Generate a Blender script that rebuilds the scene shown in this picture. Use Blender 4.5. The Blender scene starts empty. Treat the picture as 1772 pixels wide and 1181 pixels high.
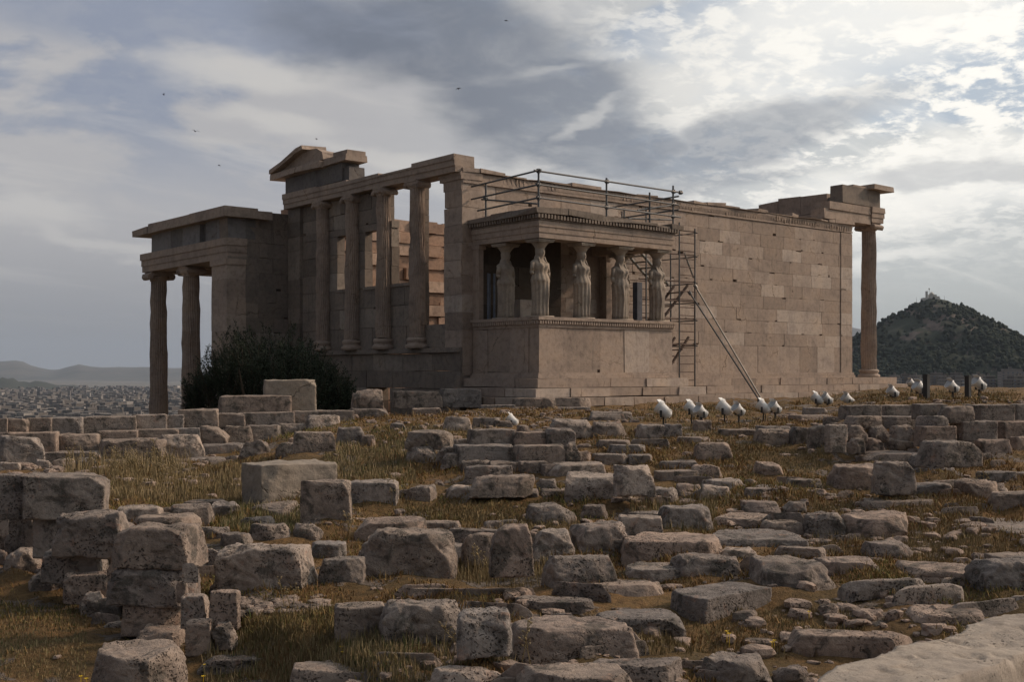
import bpy, math, random
import numpy as np
from mathutils import Vector, Matrix
R = math.radians
SC = bpy.context.scene
COL = SC.collection
random.seed(7)
RNG = np.random.default_rng(11)

# ------------------------------------------------------------------ camera
F, CX, HY = 2000.0, 886.0, 645.0            # focal length and horizon, in pixels of the 1772 px wide photograph
CAM = np.array([-21.0, -27.8, 0.0]); AZ = R(39.5)   # world: x east, y north, z = 0 at eye level
FW = np.array([math.sin(AZ), math.cos(AZ), 0.0]); RT = np.array([math.cos(AZ), -math.sin(AZ), 0.0])
cd = bpy.data.cameras.new("camera"); cam = bpy.data.objects.new("camera", cd); COL.objects.link(cam)
cam.location = CAM; cam.rotation_euler = (R(90), 0, -AZ)
cd.sensor_width = 36.0; cd.lens = 36.0 * F / 1772.0; cd.shift_y = 55.0 / 1772.0
cd.clip_start = 0.1; cd.clip_end = 60000
SC.camera = cam
SC.view_settings.view_transform = 'Standard'; SC.view_settings.look = 'None'
SC.view_settings.exposure = 0.0; SC.view_settings.gamma = 1.0

# ------------------------------------------------------------------ node helpers
def nd(nt, typ, **kw):
    n = nt.nodes.new(typ)
    for k, v in kw.items():
        if k.startswith('i_'):
            n.inputs[k[2:]].default_value = v
        else:
            setattr(n, k, v)
    return n
def mth(nt, op, a, b=None, c=None, clamp=False):
    n = nt.nodes.new('ShaderNodeMath'); n.operation = op; n.use_clamp = clamp
    for i, x in enumerate((a, b, c)):
        if x is None: continue
        if isinstance(x, (int, float)): n.inputs[i].default_value = x
        else: nt.links.new(x, n.inputs[i])
    return n.outputs[0]
def mixc(nt, fac, a, b, typ='MIX'):
    n = nt.nodes.new('ShaderNodeMix'); n.data_type = 'RGBA'; n.blend_type = typ
    for s, x in ((n.inputs[0], fac), (n.inputs[6], a), (n.inputs[7], b)):
        if isinstance(x, (int, float)): s.default_value = x
        elif isinstance(x, tuple): s.default_value = (x[0], x[1], x[2], 1)
        else: nt.links.new(x, s)
    return n.outputs[2]
def maprange(nt, x, a, b, c=0.0, d=1.0, smooth=True):
    n = nt.nodes.new('ShaderNodeMapRange')
    n.interpolation_type = 'SMOOTHSTEP' if smooth else 'LINEAR'
    nt.links.new(x, n.inputs['Value'])
    n.inputs['From Min'].default_value = a; n.inputs['From Max'].default_value = b
    n.inputs['To Min'].default_value = c; n.inputs['To Max'].default_value = d
    return n.outputs[0]
def noise(nt, vec, scale, detail=4, rough=0.55, dist=0.0):
    n = nd(nt, 'ShaderNodeTexNoise'); n.inputs['Scale'].default_value = scale
    n.inputs['Detail'].default_value = detail; n.inputs['Roughness'].default_value = rough
    n.inputs['Distortion'].default_value = dist
    nt.links.new(vec, n.inputs['Vector'])
    return n

# ------------------------------------------------------------------ sky
SUN_AZ, SUN_EL = R(112), R(32)
W = bpy.data.worlds.new("World"); SC.world = W; W.use_nodes = True
nt = W.node_tree; nt.nodes.clear()
sky = nd(nt, 'ShaderNodeTexSky', sky_type='NISHITA'); sky.sun_disc = False
sky.sun_elevation = SUN_EL; sky.sun_rotation = SUN_AZ; sky.dust_density = 2.0
tc = nd(nt, 'ShaderNodeTexCoord')
sep = nd(nt, 'ShaderNodeSeparateXYZ'); nt.links.new(tc.outputs['Generated'], sep.inputs[0])
X, Y, Z = sep.outputs
azd = mth(nt, 'MULTIPLY', mth(nt, 'ARCTAN2', X, Y), 180 / math.pi)     # compass bearing in degrees
eld = mth(nt, 'MULTIPLY', mth(nt, 'ARCSINE', Z), 180 / math.pi)        # elevation in degrees
comb = nd(nt, 'ShaderNodeCombineXYZ'); nt.links.new(azd, comb.inputs[0]); nt.links.new(eld, comb.inputs[1])
den = mth(nt, 'ADD', mth(nt, 'MAXIMUM', Z, 0.0), 0.20)
pl = nd(nt, 'ShaderNodeCombineXYZ')
nt.links.new(mth(nt, 'DIVIDE', X, den), pl.inputs[0]); nt.links.new(mth(nt, 'DIVIDE', Y, den), pl.inputs[1])
PV = pl.outputs[0]
wn = noise(nt, PV, 2.2, 5, 0.6)
wv = nd(nt, 'ShaderNodeVectorMath', operation='MULTIPLY_ADD')
nt.links.new(wn.outputs['Color'], wv.inputs[0]); wv.inputs[1].default_value = (7, 4.2, 0); 
wsub = nd(nt, 'ShaderNodeVectorMath', operation='ADD'); nt.links.new(comb.outputs[0], wsub.inputs[0]); wsub.inputs[1].default_value = (-3.5, -2.1, 0)
nt.links.new(wsub.outputs[0], wv.inputs[2])
AE = wv.outputs[0]                                                     # warped (bearing, elevation)
def blob(a, e, sa, se, rot=0.0, soft=0.35):
    m = nd(nt, 'ShaderNodeMapping', vector_type='TEXTURE')
    m.inputs['Location'].default_value = (a, e, 0); m.inputs['Rotation'].default_value = (0, 0, R(rot)); m.inputs['Scale'].default_value = (sa, se, 1)
    nt.links.new(AE, m.inputs['Vector'])
    l = nd(nt, 'ShaderNodeVectorMath', operation='LENGTH'); nt.links.new(m.outputs[0], l.inputs[0])
    return maprange(nt, l.outputs['Value'], 1.0 + soft, 1.0 - soft)
def vmax(*xs):
    o = xs[0]
    for x in xs[1:]: o = mth(nt, 'MAXIMUM', o, x)
    return o
def S(c):                                                              # sRGB 0-255 -> linear
    return tuple(((x / 255 + 0.055) / 1.055) ** 2.4 if x > 10 else x / 255 / 12.92 for x in c)
tR = maprange(nt, azd, 30, 58)
hi = mixc(nt, tR, S((181, 180, 182)), S((208, 211, 211)))
lo = mixc(nt, tR, S((144, 146, 151)), S((188, 191, 187)))
base = mixc(nt, maprange(nt, eld, 0.3, 8.5), lo, hi)
n1 = noise(nt, PV, 1.9, 7, 0.58, 0.3).outputs['Fac']
n2 = noise(nt, PV, 6.5, 6, 0.62, 0.4).outputs['Fac']
str_ = nd(nt, 'ShaderNodeMapping'); str_.inputs['Rotation'].default_value = (0, 0, R(40)); str_.inputs['Scale'].default_value = (0.7, 3.0, 1)
nt.links.new(PV, str_.inputs['Vector'])
n3 = noise(nt, str_.outputs[0], 1.6, 6, 0.6, 0.2).outputs['Fac']
skyb = mixc(nt, 0.25, mixc(nt, tR, S((126, 135, 156)), S((158, 173, 190))), sky.outputs['Color'])
skyb = mixc(nt, 1.0, mixc(nt, tR, S((122, 130, 150)), S((160, 174, 190))), mixc(nt, 0.02, (0, 0, 0), sky.outputs['Color']), 'ADD')
# thinner veil where the blue-grey shows
gap = mth(nt, 'MULTIPLY', maprange(nt, n1, 0.45, 0.56), maprange(nt, eld, 6, 13), clamp=True)
gap = vmax(gap, mth(nt, 'MULTIPLY', blob(24, 17.5, 12, 2.6), 0.9), mth(nt, 'MULTIPLY', blob(61.5, 12.6, 5.5, 1.7, 0), 0.9), mth(nt, 'MULTIPLY', blob(63, 8.6, 6, 0.7, 4, 0.6), 0.5))
c = mixc(nt, mth(nt, 'MULTIPLY', gap, 0.8), base, skyb)
# pale streaks
stk = mth(nt, 'MULTIPLY', maprange(nt, n3, 0.5, 0.72), maprange(nt, eld, 1.5, 6))
brt = mixc(nt, tR, S((206, 203, 199)), (1.08, 1.05, 0.98))
c = mixc(nt, mth(nt, 'MULTIPLY', stk, 0.55), c, brt)
# bright broken cloud, stronger to the right
n2b = noise(nt, PV, 15.0, 9, 0.66, 0.3).outputs['Fac']
pf = mth(nt, 'MULTIPLY', maprange(nt, mth(nt, 'ADD', mth(nt, 'MULTIPLY', n2, .5), mth(nt, 'MULTIPLY', n2b, .5)), 0.46, 0.565), maprange(nt, azd, 36, 52, 0.06, 1.0))
pf = mth(nt, 'MULTIPLY', pf, maprange(nt, eld, 3, 11))
c = mixc(nt, pf, c, brt)
for (a, e, sa, se, ro, st) in ((26.5, 14.6, 4.2, 0.8, 3, .8), (28.5, 12.2, 2.6, 0.5, -3, .7), (33, 10.6, 3.2, 0.5, -14, .6), (37.5, 9.6, 4.4, 0.9, 0, .55), (17, 7.6, 2.6, .6, 0, .6), (20, 6.2, 4, .4, -10, .5), (58.5, 8.4, 7, 1.6, 12, .85), (51.5, 13.6, 6, 1.8, 0, .6), (56, 16.4, 8, 1.6, 0, .75), (56, 4.9, 5, .45, 8, .5)):
    c = mixc(nt, mth(nt, 'MULTIPLY', blob(a, e, sa, se, ro, 0.6), st), c, brt)
# heavy grey cloud
dk = vmax(blob(35.2, 16.4, 7.6, 2.2, -4), blob(40.8, 13.6, 5.6, 2.7, -10), blob(43.5, 11.0, 4.6, 1.4, -6),
          mth(nt, 'MULTIPLY', blob(50.8, 11.2, 7.2, 1.35, 14), 0.8), mth(nt, 'MULTIPLY', blob(60.5, 9.0, 4.5, 0.55, 4), 0.55),
          mth(nt, 'MULTIPLY', blob(48.5, 9.3, 5.6, 0.7, 4), 0.6))
dk = mth(nt, 'MULTIPLY', dk, maprange(nt, n2, 0.25, 0.6, 0.62, 1.0))
dcol = mixc(nt, tR, S((112, 119, 132)), S((152, 158, 168)))
c = mixc(nt, mth(nt, 'MULTIPLY', dk, 0.92), c, dcol)
for (a, e, sa, se, ro, st) in ((43.6, 11.9, 1.5, .3, 35, .4), (44.5, 15.6, 1.8, .3, 0, .4), (41.0, 14.9, 1.6, .22, 5, .25)):
    c = mixc(nt, mth(nt, 'MULTIPLY', blob(a, e, sa, se, ro, 0.7), st), c, brt)
# glow of the veiled sun high to the right
sd = nd(nt, 'ShaderNodeVectorMath', operation='DOT_PRODUCT'); nt.links.new(tc.outputs['Generated'], sd.inputs[0])
sv = (math.sin(SUN_AZ) * math.cos(SUN_EL), math.cos(SUN_AZ) * math.cos(SUN_EL), math.sin(SUN_EL)); sd.inputs[1].default_value = sv
gl = mth(nt, 'POWER', mth(nt, 'MAXIMUM', sd.outputs['Value'], 0.0), 9.0)
c = mixc(nt, gl, c, (1.5, 1.35, 1.1), 'ADD')
bd = nd(nt, 'ShaderNodeVectorMath', operation='DOT_PRODUCT'); nt.links.new(tc.outputs['Generated'], bd.inputs[0]); bd.inputs[1].default_value = (math.sin(R(70)), math.cos(R(70)), 0.1)
c = mixc(nt, maprange(nt, bd.outputs['Value'], -0.5, 0.55), mixc(nt, 1.0, c, (0.42, 0.43, 0.45), 'MULTIPLY'), c)   # unseen sky overhead and to the south-west dimmed to darken camera-facing faces
c = mixc(nt, maprange(nt, eld, -3, 0), (0.08, 0.08, 0.08), c)
up = nd(nt, 'ShaderNodeVectorMath', operation='SCALE'); nt.links.new(c, up.inputs[0]); up.inputs['Scale'].default_value = 10.0
bg = nd(nt, 'ShaderNodeBackground'); bg.inputs['Strength'].default_value = 0.1; nt.links.new(up.outputs[0], bg.inputs['Color'])
wo = nd(nt, 'ShaderNodeOutputWorld'); nt.links.new(bg.outputs[0], wo.inputs['Surface'])

# ------------------------------------------------------------------ sun
sl = bpy.data.lights.new("sun", 'SUN'); sun = bpy.data.objects.new("sun", sl); COL.objects.link(sun)
sl.energy = 2.2; sl.angle = R(5); sl.color = (1.0, 0.72, 0.52)
sun.rotation_euler = Vector(sv).to_track_quat('Z', 'Y').to_euler(); sun.location = (40, -20, 60)

# ------------------------------------------------------------------ numpy noise
def _h(i, j, k):
    n = (i.astype(np.int64) * 374761393 + j.astype(np.int64) * 668265263 + k.astype(np.int64) * 2147483647) & 0xffffffff
    n = ((n ^ (n >> 13)) * 1274126177) & 0xffffffff
    n = (n ^ (n >> 16)) & 0xffffffff
    return n / 4294967295.0 * 2 - 1
def vnoise(p):
    p = np.asarray(p, float); f = np.floor(p); t = p - f; t = t * t * (3 - 2 * t); i = f.astype(np.int64)
    o = 0
    for dx in (0, 1):
        for dy in (0, 1):
            for dz in (0, 1):
                w = (t[:, 0] if dx else 1 - t[:, 0]) * (t[:, 1] if dy else 1 - t[:, 1]) * (t[:, 2] if dz else 1 - t[:, 2])
                o = o + w * _h(i[:, 0] + dx, i[:, 1] + dy, i[:, 2] + dz)
    return o
def fbm(p, octv=4, g=0.5):
    o = 0; a = 1.0; p = np.asarray(p, float)
    for _ in range(octv):
        o = o + a * vnoise(p); a *= g; p = p * 2.03 + 17.3
    return o
def sst(x, a, b):
    t = np.clip((np.asarray(x, float) - a) / (b - a), 0, 1); return t * t * (3 - 2 * t)

# ------------------------------------------------------------------ object helpers
def tag(o, label=None, cat=None, group=None, kind=None):
    for k, v in (('label', label), ('category', cat), ('group', group), ('kind', kind)):
        if v: o[k] = v
    return o
def empty(name, loc, rz=0.0):
    o = bpy.data.objects.new(name, None); COL.objects.link(o); o.location = loc; o.rotation_euler = (0, 0, rz); o.empty_display_size = 0.2
    return o
def worg(o):
    v = Vector((0, 0, 0))
    while o is not None: v += o.location; o = o.parent
    return np.array(v)
def mesh_obj(name, v, f, mat, parent=None, org=None, smooth=False, tint=None):
    v = np.asarray(v, float)
    if org is None: org = worg(parent) if parent is not None else np.zeros(3)
    me = bpy.data.meshes.new(name)
    me.from_pydata((v - org).tolist(), [], f)
    if tint is not None:
        a = me.attributes.new('tint', 'FLOAT', 'FACE'); a.data.foreach_set('value', np.asarray(tint, np.float32))
    if smooth: me.polygons.foreach_set('use_smooth', np.ones(len(me.polygons), bool))
    me.materials.append(mat); me.update()
    o = bpy.data.objects.new(name, me); COL.objects.link(o)
    if parent is not None: o.parent = parent
    else: o.location = org
    return o
class MB:
    def __init__(s): s.v = []; s.f = []; s.t = []
    def add(s, v, f, t=0.5):
        b = len(s.v); s.v.extend([tuple(x) for x in v]); s.f.extend([tuple(i + b for i in q) for q in f]); s.t.extend([t] * len(f)); return s
    def box(s, x0, x1, y0, y1, z0, z1, t=0.5):
        v = [(x0, y0, z0), (x1, y0, z0), (x1, y1, z0), (x0, y1, z0), (x0, y0, z1), (x1, y0, z1), (x1, y1, z1), (x0, y1, z1)]
        return s.add(v, [(0, 3, 2, 1), (4, 5, 6, 7), (0, 1, 5, 4), (1, 2, 6, 5), (2, 3, 7, 6), (3, 0, 4, 7)], t)
    def hexa(s, pts, t=0.5):
        return s.add(pts, [(0, 3, 2, 1), (4, 5, 6, 7), (0, 1, 5, 4), (1, 2, 6, 5), (2, 3, 7, 6), (3, 0, 4, 7)], t)
    def tube(s, p0, p1, r, n=8, t=0.5, r2=None):
        p0 = Vector(p0); p1 = Vector(p1); d = (p1 - p0).normalized(); a = d.orthogonal().normalized(); b = d.cross(a)
        r2 = r if r2 is None else r2
        v = []
        for p, q in ((p0, r), (p1, r2)):
            for i in range(n):
                an = 2 * math.pi * i / n; v.append(p + (a * math.cos(an) + b * math.sin(an)) * q)
        f = [(i, (i + 1) % n, n + (i + 1) % n, n + i) for i in range(n)] + [tuple(range(n - 1, -1, -1)), tuple(range(n, 2 * n))]
        return s.add(v, f, t)
    def lathe(s, prof, cx, cy, n=24, flute=0.0, nf=24, t=0.5, jit=0.0):
        v = []; f = []
        for (r, z) in prof:
            for i in range(n):
                a = 2 * math.pi * i / n
                rr = r * (1 - flute * abs(math.sin(a * nf / 2)) ** 0.7) if flute else r
                if jit: rr += random.uniform(-jit, jit)
                v.append((cx + rr * math.cos(a), cy + rr * math.sin(a), z))
        m = len(prof)
        for k in range(m - 1):
            for i in range(n):
                j = (i + 1) % n
                f.append((k * n + i, k * n + j, (k + 1) * n + j, (k + 1) * n + i))
        f.append(tuple(range(n - 1, -1, -1))); f.append(tuple(range((m - 1) * n, m * n)))
        return s.add(v, f, t)
    def build(s, name, mat, parent=None, org=None, smooth=False, rough=0.0, sc=1.5):
        v = np.array(s.v, float)
        if rough:
            d = np.stack([fbm(v * sc + 7.1, 3), fbm(v * sc + 31.7, 3), fbm(v * sc + 77.3, 3)], 1); v = v + d * rough
        return mesh_obj(name, v, s.f, mat, parent, org, smooth, s.t)
def copy_tree(o, parent=None):
    c = o.copy(); COL.objects.link(c); c.parent = parent
    for ch in list(o.children): copy_tree(ch, c)
    return c

# ------------------------------------------------------------------ materials
def newmat(name, rough=0.9):
    m = bpy.data.materials.new(name); m.use_nodes = True; nt = m.node_tree
    b = nt.nodes['Principled BSDF']; b.inputs['Roughness'].default_value = rough
    b.inputs['Specular IOR Level'].default_value = 0.25
    return m, nt, b
def bump(nt, b, h, strength, dist):
    n = nd(nt, 'ShaderNodeBump'); n.inputs['Strength'].default_value = strength; n.inputs['Distance'].default_value = dist
    nt.links.new(h, n.inputs['Height']); nt.links.new(n.outputs[0], b.inputs['Normal'])
def ramp(nt, x, stops):
    n = nd(nt, 'ShaderNodeValToRGB'); e = n.color_ramp.elements
    while len(e) < len(stops): e.new(0.5)
    for q, (p, cc) in zip(e, stops): q.position = p; q.color = (*cc, 1)
    nt.links.new(x, n.inputs[0]); return n.outputs[0]
def geo_pos(nt):
    return nd(nt, 'ShaderNodeNewGeometry').outputs['Position']

def marble_mat(name, lo, mid, hi_, stain=0.35, streak=True, bscale=1.0, pits=0.0):
    m, nt, b = newmat(name, 0.85)
    p = geo_pos(nt)
    at = nd(nt, 'ShaderNodeAttribute', attribute_name='tint')
    col = ramp(nt, at.outputs['Fac'], [(0.0, lo), (0.5, mid), (1.0, hi_)])
    na = noise(nt, p, 1.1, 8, 0.65, 0.3).outputs['Fac']
    nb = noise(nt, p, 7.0, 8, 0.7).outputs['Fac']
    col = mixc(nt, 1.0, col, ramp(nt, na, [(0.28, (0.66, 0.66, 0.68)), (0.5, (0.98, 0.97, 0.96)), (0.72, (1.12, 1.06, 0.98))]), 'MULTIPLY')
    col = mixc(nt, 1.0, col, ramp(nt, nb, [(0.3, (0.7, 0.68, 0.66)), (0.5, (1, 1, 1)), (0.75, (1.1, 1.09, 1.07))]), 'MULTIPLY')
    if streak:
        mp = nd(nt, 'ShaderNodeMapping'); mp.inputs['Scale'].default_value = (3.2, 3.2, 0.35); nt.links.new(p, mp.inputs['Vector'])
        ns = noise(nt, mp.outputs[0], 1.6, 6, 0.65).outputs['Fac']
        col = mixc(nt, mth(nt, 'MULTIPLY', maprange(nt, ns, 0.55, 0.72), stain), col, (0.11, 0.095, 0.08))
    vo = nd(nt, 'ShaderNodeTexVoronoi', feature='DISTANCE_TO_EDGE'); vo.inputs['Scale'].default_value = 0.55
    wp = nd(nt, 'ShaderNodeVectorMath', operation='MULTIPLY_ADD'); nz = noise(nt, p, 2.4, 5, 0.6)
    nt.links.new(nz.outputs['Color'], wp.inputs[0]); wp.inputs[1].default_value = (0.5, 0.5, 0.5); nt.links.new(p, wp.inputs[2])
    nt.links.new(wp.outputs[0], vo.inputs['Vector'])
    crack = mth(nt, 'MULTIPLY', maprange(nt, vo.outputs['Distance'], 0.012, 0.0), maprange(nt, na, 0.5, 0.62))
    col = mixc(nt, mth(nt, 'MULTIPLY', crack, 0.6), col, (0.07, 0.055, 0.045))
    if pits:
        vq = nd(nt, 'ShaderNodeTexVoronoi', feature='F1'); vq.inputs['Scale'].default_value = 30.0; nt.links.new(wp.outputs[0], vq.inputs['Vector'])
        pt = mth(nt, 'MULTIPLY', maprange(nt, vq.outputs['Distance'], 0.36, 0.14), maprange(nt, noise(nt, p, 2.6, 4, 0.65).outputs['Fac'], 0.47, 0.6))
        col = mixc(nt, mth(nt, 'MULTIPLY', pt, pits), col, (0.06, 0.05, 0.042))
        col = mixc(nt, mth(nt, 'MULTIPLY', maprange(nt, noise(nt, p, 55.0, 4, 0.7).outputs['Fac'], 0.55, 0.7), 0.5 * pits), col, (0.13, 0.11, 0.09))
        col = mixc(nt, mth(nt, 'MULTIPLY', maprange(nt, noise(nt, p, 3.4, 7, 0.7, 0.5).outputs['Fac'], 0.54, 0.66), 0.55 * pits), col, (0.16, 0.135, 0.115))
    nt.links.new(col, b.inputs['Base Color'])
    h = mth(nt, 'ADD', mth(nt, 'MULTIPLY', nb, 0.6), mth(nt, 'ADD', na, mth(nt, 'MULTIPLY', crack, -0.6)))
    bump(nt, b, h, 0.6 * bscale, 0.04)
    return m
M = {}
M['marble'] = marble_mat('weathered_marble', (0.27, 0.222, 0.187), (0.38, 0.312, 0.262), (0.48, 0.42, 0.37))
M['marble_grey'] = marble_mat('shaded_grey_patina_marble', (0.17, 0.15, 0.13), (0.255, 0.22, 0.19), (0.36, 0.32, 0.275), 0.65)  # grey patina, with the west front's shade darkening the colour too
M['sunlit'] = marble_mat('sunlit_ochre_marble', (0.30, 0.20, 0.145), (0.42, 0.29, 0.215), (0.52, 0.40, 0.32), 0.3)  # warm sunlight on the inner north wall put into its ochre colour
M['darkstone'] = marble_mat('dark_frieze_stone', (0.14, 0.135, 0.135), (0.20, 0.195, 0.195), (0.27, 0.27, 0.275), 0.3)
M['porch_shade'] = marble_mat('shade_darkened_marble', (0.06, 0.05, 0.042), (0.10, 0.083, 0.068), (0.15, 0.125, 0.10), 0.5)  # shade inside the statue porch put into the marble colour
M['statue'] = marble_mat('statue_stone', (0.24, 0.215, 0.18), (0.33, 0.29, 0.245), (0.40, 0.36, 0.31), 0.6, True, 0.7)

def field_mat():
    m, nt, b = newmat('ruin_limestone', 0.95)
    p = geo_pos(nt)
    oi = nd(nt, 'ShaderNodeObjectInfo')
    base = ramp(nt, oi.outputs['Random'], [(0.0, (0.27, 0.235, 0.205)), (0.18, (0.36, 0.29, 0.245)), (0.36, (0.22, 0.205, 0.195)), (0.52, (0.31, 0.262, 0.225)), (0.68, (0.25, 0.225, 0.205)), (0.84, (0.42, 0.365, 0.32)), (1.0, (0.27, 0.255, 0.245))])
    off = nd(nt, 'ShaderNodeVectorMath', operation='ADD'); nt.links.new(p, off.inputs[0]); nt.links.new(oi.outputs['Random'], off.inputs[1])
    q = off.outputs[0]
    na = noise(nt, q, 2.2, 8, 0.65, 0.4).outputs['Fac']
    nb = noise(nt, q, 17.0, 6, 0.7).outputs['Fac']
    col = mixc(nt, 1.0, base, ramp(nt, na, [(0.3, (0.6, 0.58, 0.58)), (0.5, (1, 0.97, 0.95)), (0.7, (1.25, 1.18, 1.12))]), 'MULTIPLY')
    col = mixc(nt, mth(nt, 'MULTIPLY', maprange(nt, noise(nt, q, 4.1, 6, 0.7, 0.5).outputs['Fac'], 0.50, 0.62), 0.75), col, (0.065, 0.062, 0.055))
    col = mixc(nt, mth(nt, 'MULTIPLY', maprange(nt, noise(nt, q, 6.3, 5, 0.7, 0.5).outputs['Fac'], 0.58, 0.68), 0.5), col, (0.38, 0.25, 0.19))
    v1 = nd(nt, 'ShaderNodeTexVoronoi', feature='F1'); v1.inputs['Scale'].default_value = 38.0; v1.inputs['Randomness'].default_value = 1.0
    wq = nd(nt, 'ShaderNodeVectorMath', operation='MULTIPLY_ADD'); nz = noise(nt, q, 12.0, 3, 0.6)
    nt.links.new(nz.outputs['Color'], wq.inputs[0]); wq.inputs[1].default_value = (0.09, 0.09, 0.09); nt.links.new(q, wq.inputs[2])
    nt.links.new(wq.outputs[0], v1.inputs['Vector'])
    pit = mth(nt, 'MULTIPLY', maprange(nt, v1.outputs['Distance'], 0.42, 0.18), maprange(nt, noise(nt, q, 3.0, 3, 0.6).outputs['Fac'], 0.45, 0.6))
    col = mixc(nt, mth(nt, 'MULTIPLY', pit, 0.75), col, (0.05, 0.043, 0.038))
    col = mixc(nt, 1.0, col, ramp(nt, nb, [(0.3, (0.72, 0.71, 0.7)), (0.55, (1, 1, 1)), (0.75, (1.2, 1.18, 1.15))]), 'MULTIPLY')
    nt.links.new(col, b.inputs['Base Color'])
    h = mth(nt, 'ADD', mth(nt, 'ADD', na, mth(nt, 'MULTIPLY', nb, 0.5)), mth(nt, 'MULTIPLY', pit, -0.7))
    bump(nt, b, h, 0.9, 0.05)
    return m
M['field'] = field_mat()
M['pale'] = marble_mat('pale_paving_marble', (0.30, 0.265, 0.225), (0.38, 0.335, 0.285), (0.45, 0.40, 0.34), 0.2, False, 1.4, 0.9)

def soil_mat():
    m, nt, b = newmat('dry_soil', 1.0)
    p = geo_pos(nt)
    na = noise(nt, p, 0.55, 7, 0.65, 0.3).outputs['Fac']; nb = noise(nt, p, 9.0, 8, 0.72).outputs['Fac']; nc = noise(nt, p, 40.0, 4, 0.7).outputs['Fac']
    col = ramp(nt, na, [(0.3, (0.085, 0.066, 0.030)), (0.45, (0.145, 0.098, 0.046)), (0.58, (0.21, 0.130, 0.060)), (0.75, (0.17, 0.130, 0.058))])
    col = mixc(nt, 1.0, col, ramp(nt, nb, [(0.3, (0.5, 0.5, 0.5)), (0.52, (1, 1, 1)), (0.75, (1.5, 1.4, 1.3))]), 'MULTIPLY')
    col = mixc(nt, mth(nt, 'MULTIPLY', maprange(nt, nc, 0.62, 0.74), 0.6), col, (0.22, 0.19, 0.16))
    ns = noise(nt, p, 1.7, 6, 0.6, 0.4).outputs['Fac']; rk = maprange(nt, ns, 0.545, 0.60)
    col = mixc(nt, mth(nt, 'MULTIPLY', rk, 0.85), col, ramp(nt, nb, [(0.3, (0.09, 0.08, 0.07)), (0.6, (0.23, 0.20, 0.18)), (0.8, (0.30, 0.27, 0.24))]))
    nt.links.new(col, b.inputs['Base Color'])
    bump(nt, b, mth(nt, 'ADD', nb, mth(nt, 'ADD', mth(nt, 'MULTIPLY', nc, 0.4), mth(nt, 'MULTIPLY', rk, 0.7))), 1.0, 0.07)
    return m
M['soil'] = soil_mat()
def ramp_attr_mat(name, stops, rough=0.9, trans=0.0):
    m, nt, b = newmat(name, rough)
    at = nd(nt, 'ShaderNodeAttribute', attribute_name='tint')
    nt.links.new(ramp(nt, at.outputs['Fac'], stops), b.inputs['Base Color'])
    return m
M['grass'] = ramp_attr_mat('dry_grass', [(0.0, (0.13, 0.075, 0.032)), (0.3, (0.22, 0.125, 0.050)), (0.55, (0.32, 0.225, 0.095)), (0.75, (0.20, 0.17, 0.06)), (1.0, (0.085, 0.11, 0.032))])
M['weed'] = ramp_attr_mat('straw_weeds', [(0.0, (0.13, 0.10, 0.045)), (0.4, (0.24, 0.19, 0.10)), (0.7, (0.34, 0.27, 0.16)), (1.0, (0.06, 0.085, 0.025))])
M['leaf'] = ramp_attr_mat('dark_olive_leaf', [(0.0, (0.012, 0.02, 0.012)), (0.5, (0.022, 0.034, 0.018)), (1.0, (0.045, 0.058, 0.032))], 0.7)
def plain(name, colr, rough=0.6, metal=0.0, var=0.25, sc=6.0):
    m, nt, b = newmat(name, rough); b.inputs['Metallic'].default_value = metal
    n = noise(nt, geo_pos(nt), sc, 5, 0.65).outputs['Fac']
    nt.links.new(mixc(nt, 1.0, colr, ramp(nt, n, [(0.3, (1 - var,) * 3), (0.7, (1 + var * 0.5,) * 3)]), 'MULTIPLY'), b.inputs['Base Color'])
    return m
M['bark'] = plain('bark', (0.07, 0.055, 0.04), 0.95)
M['steel'] = plain('galvanised_scaffold_tube', (0.13, 0.135, 0.14), 0.5, 0.5, 0.35, 14)
M['rust'] = plain('rusty_scaffold_tube', (0.12, 0.085, 0.07), 0.7, 0.2, 0.35, 14)
M['alu'] = plain('bright_aluminium', (0.22, 0.22, 0.21), 0.5, 0.5)
M['bluesteel'] = plain('blue_grey_steel', (0.16, 0.18, 0.22), 0.45, 0.4)
M['lampwhite'] = plain('white_lamp_enamel', (0.74, 0.74, 0.72), 0.35, 0.0, 0.12)
M['lampdark'] = plain('dark_lamp_metal', (0.05, 0.05, 0.05), 0.5)
M['lampglass'] = plain('lamp_glass', (0.35, 0.37, 0.38), 0.15)
M['bird'] = plain('bird_feathers', (0.03, 0.03, 0.032), 0.8)
M['yellow'] = plain('yellow_petal', (0.75, 0.52, 0.03), 0.6)
M['hill'] = None
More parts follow.
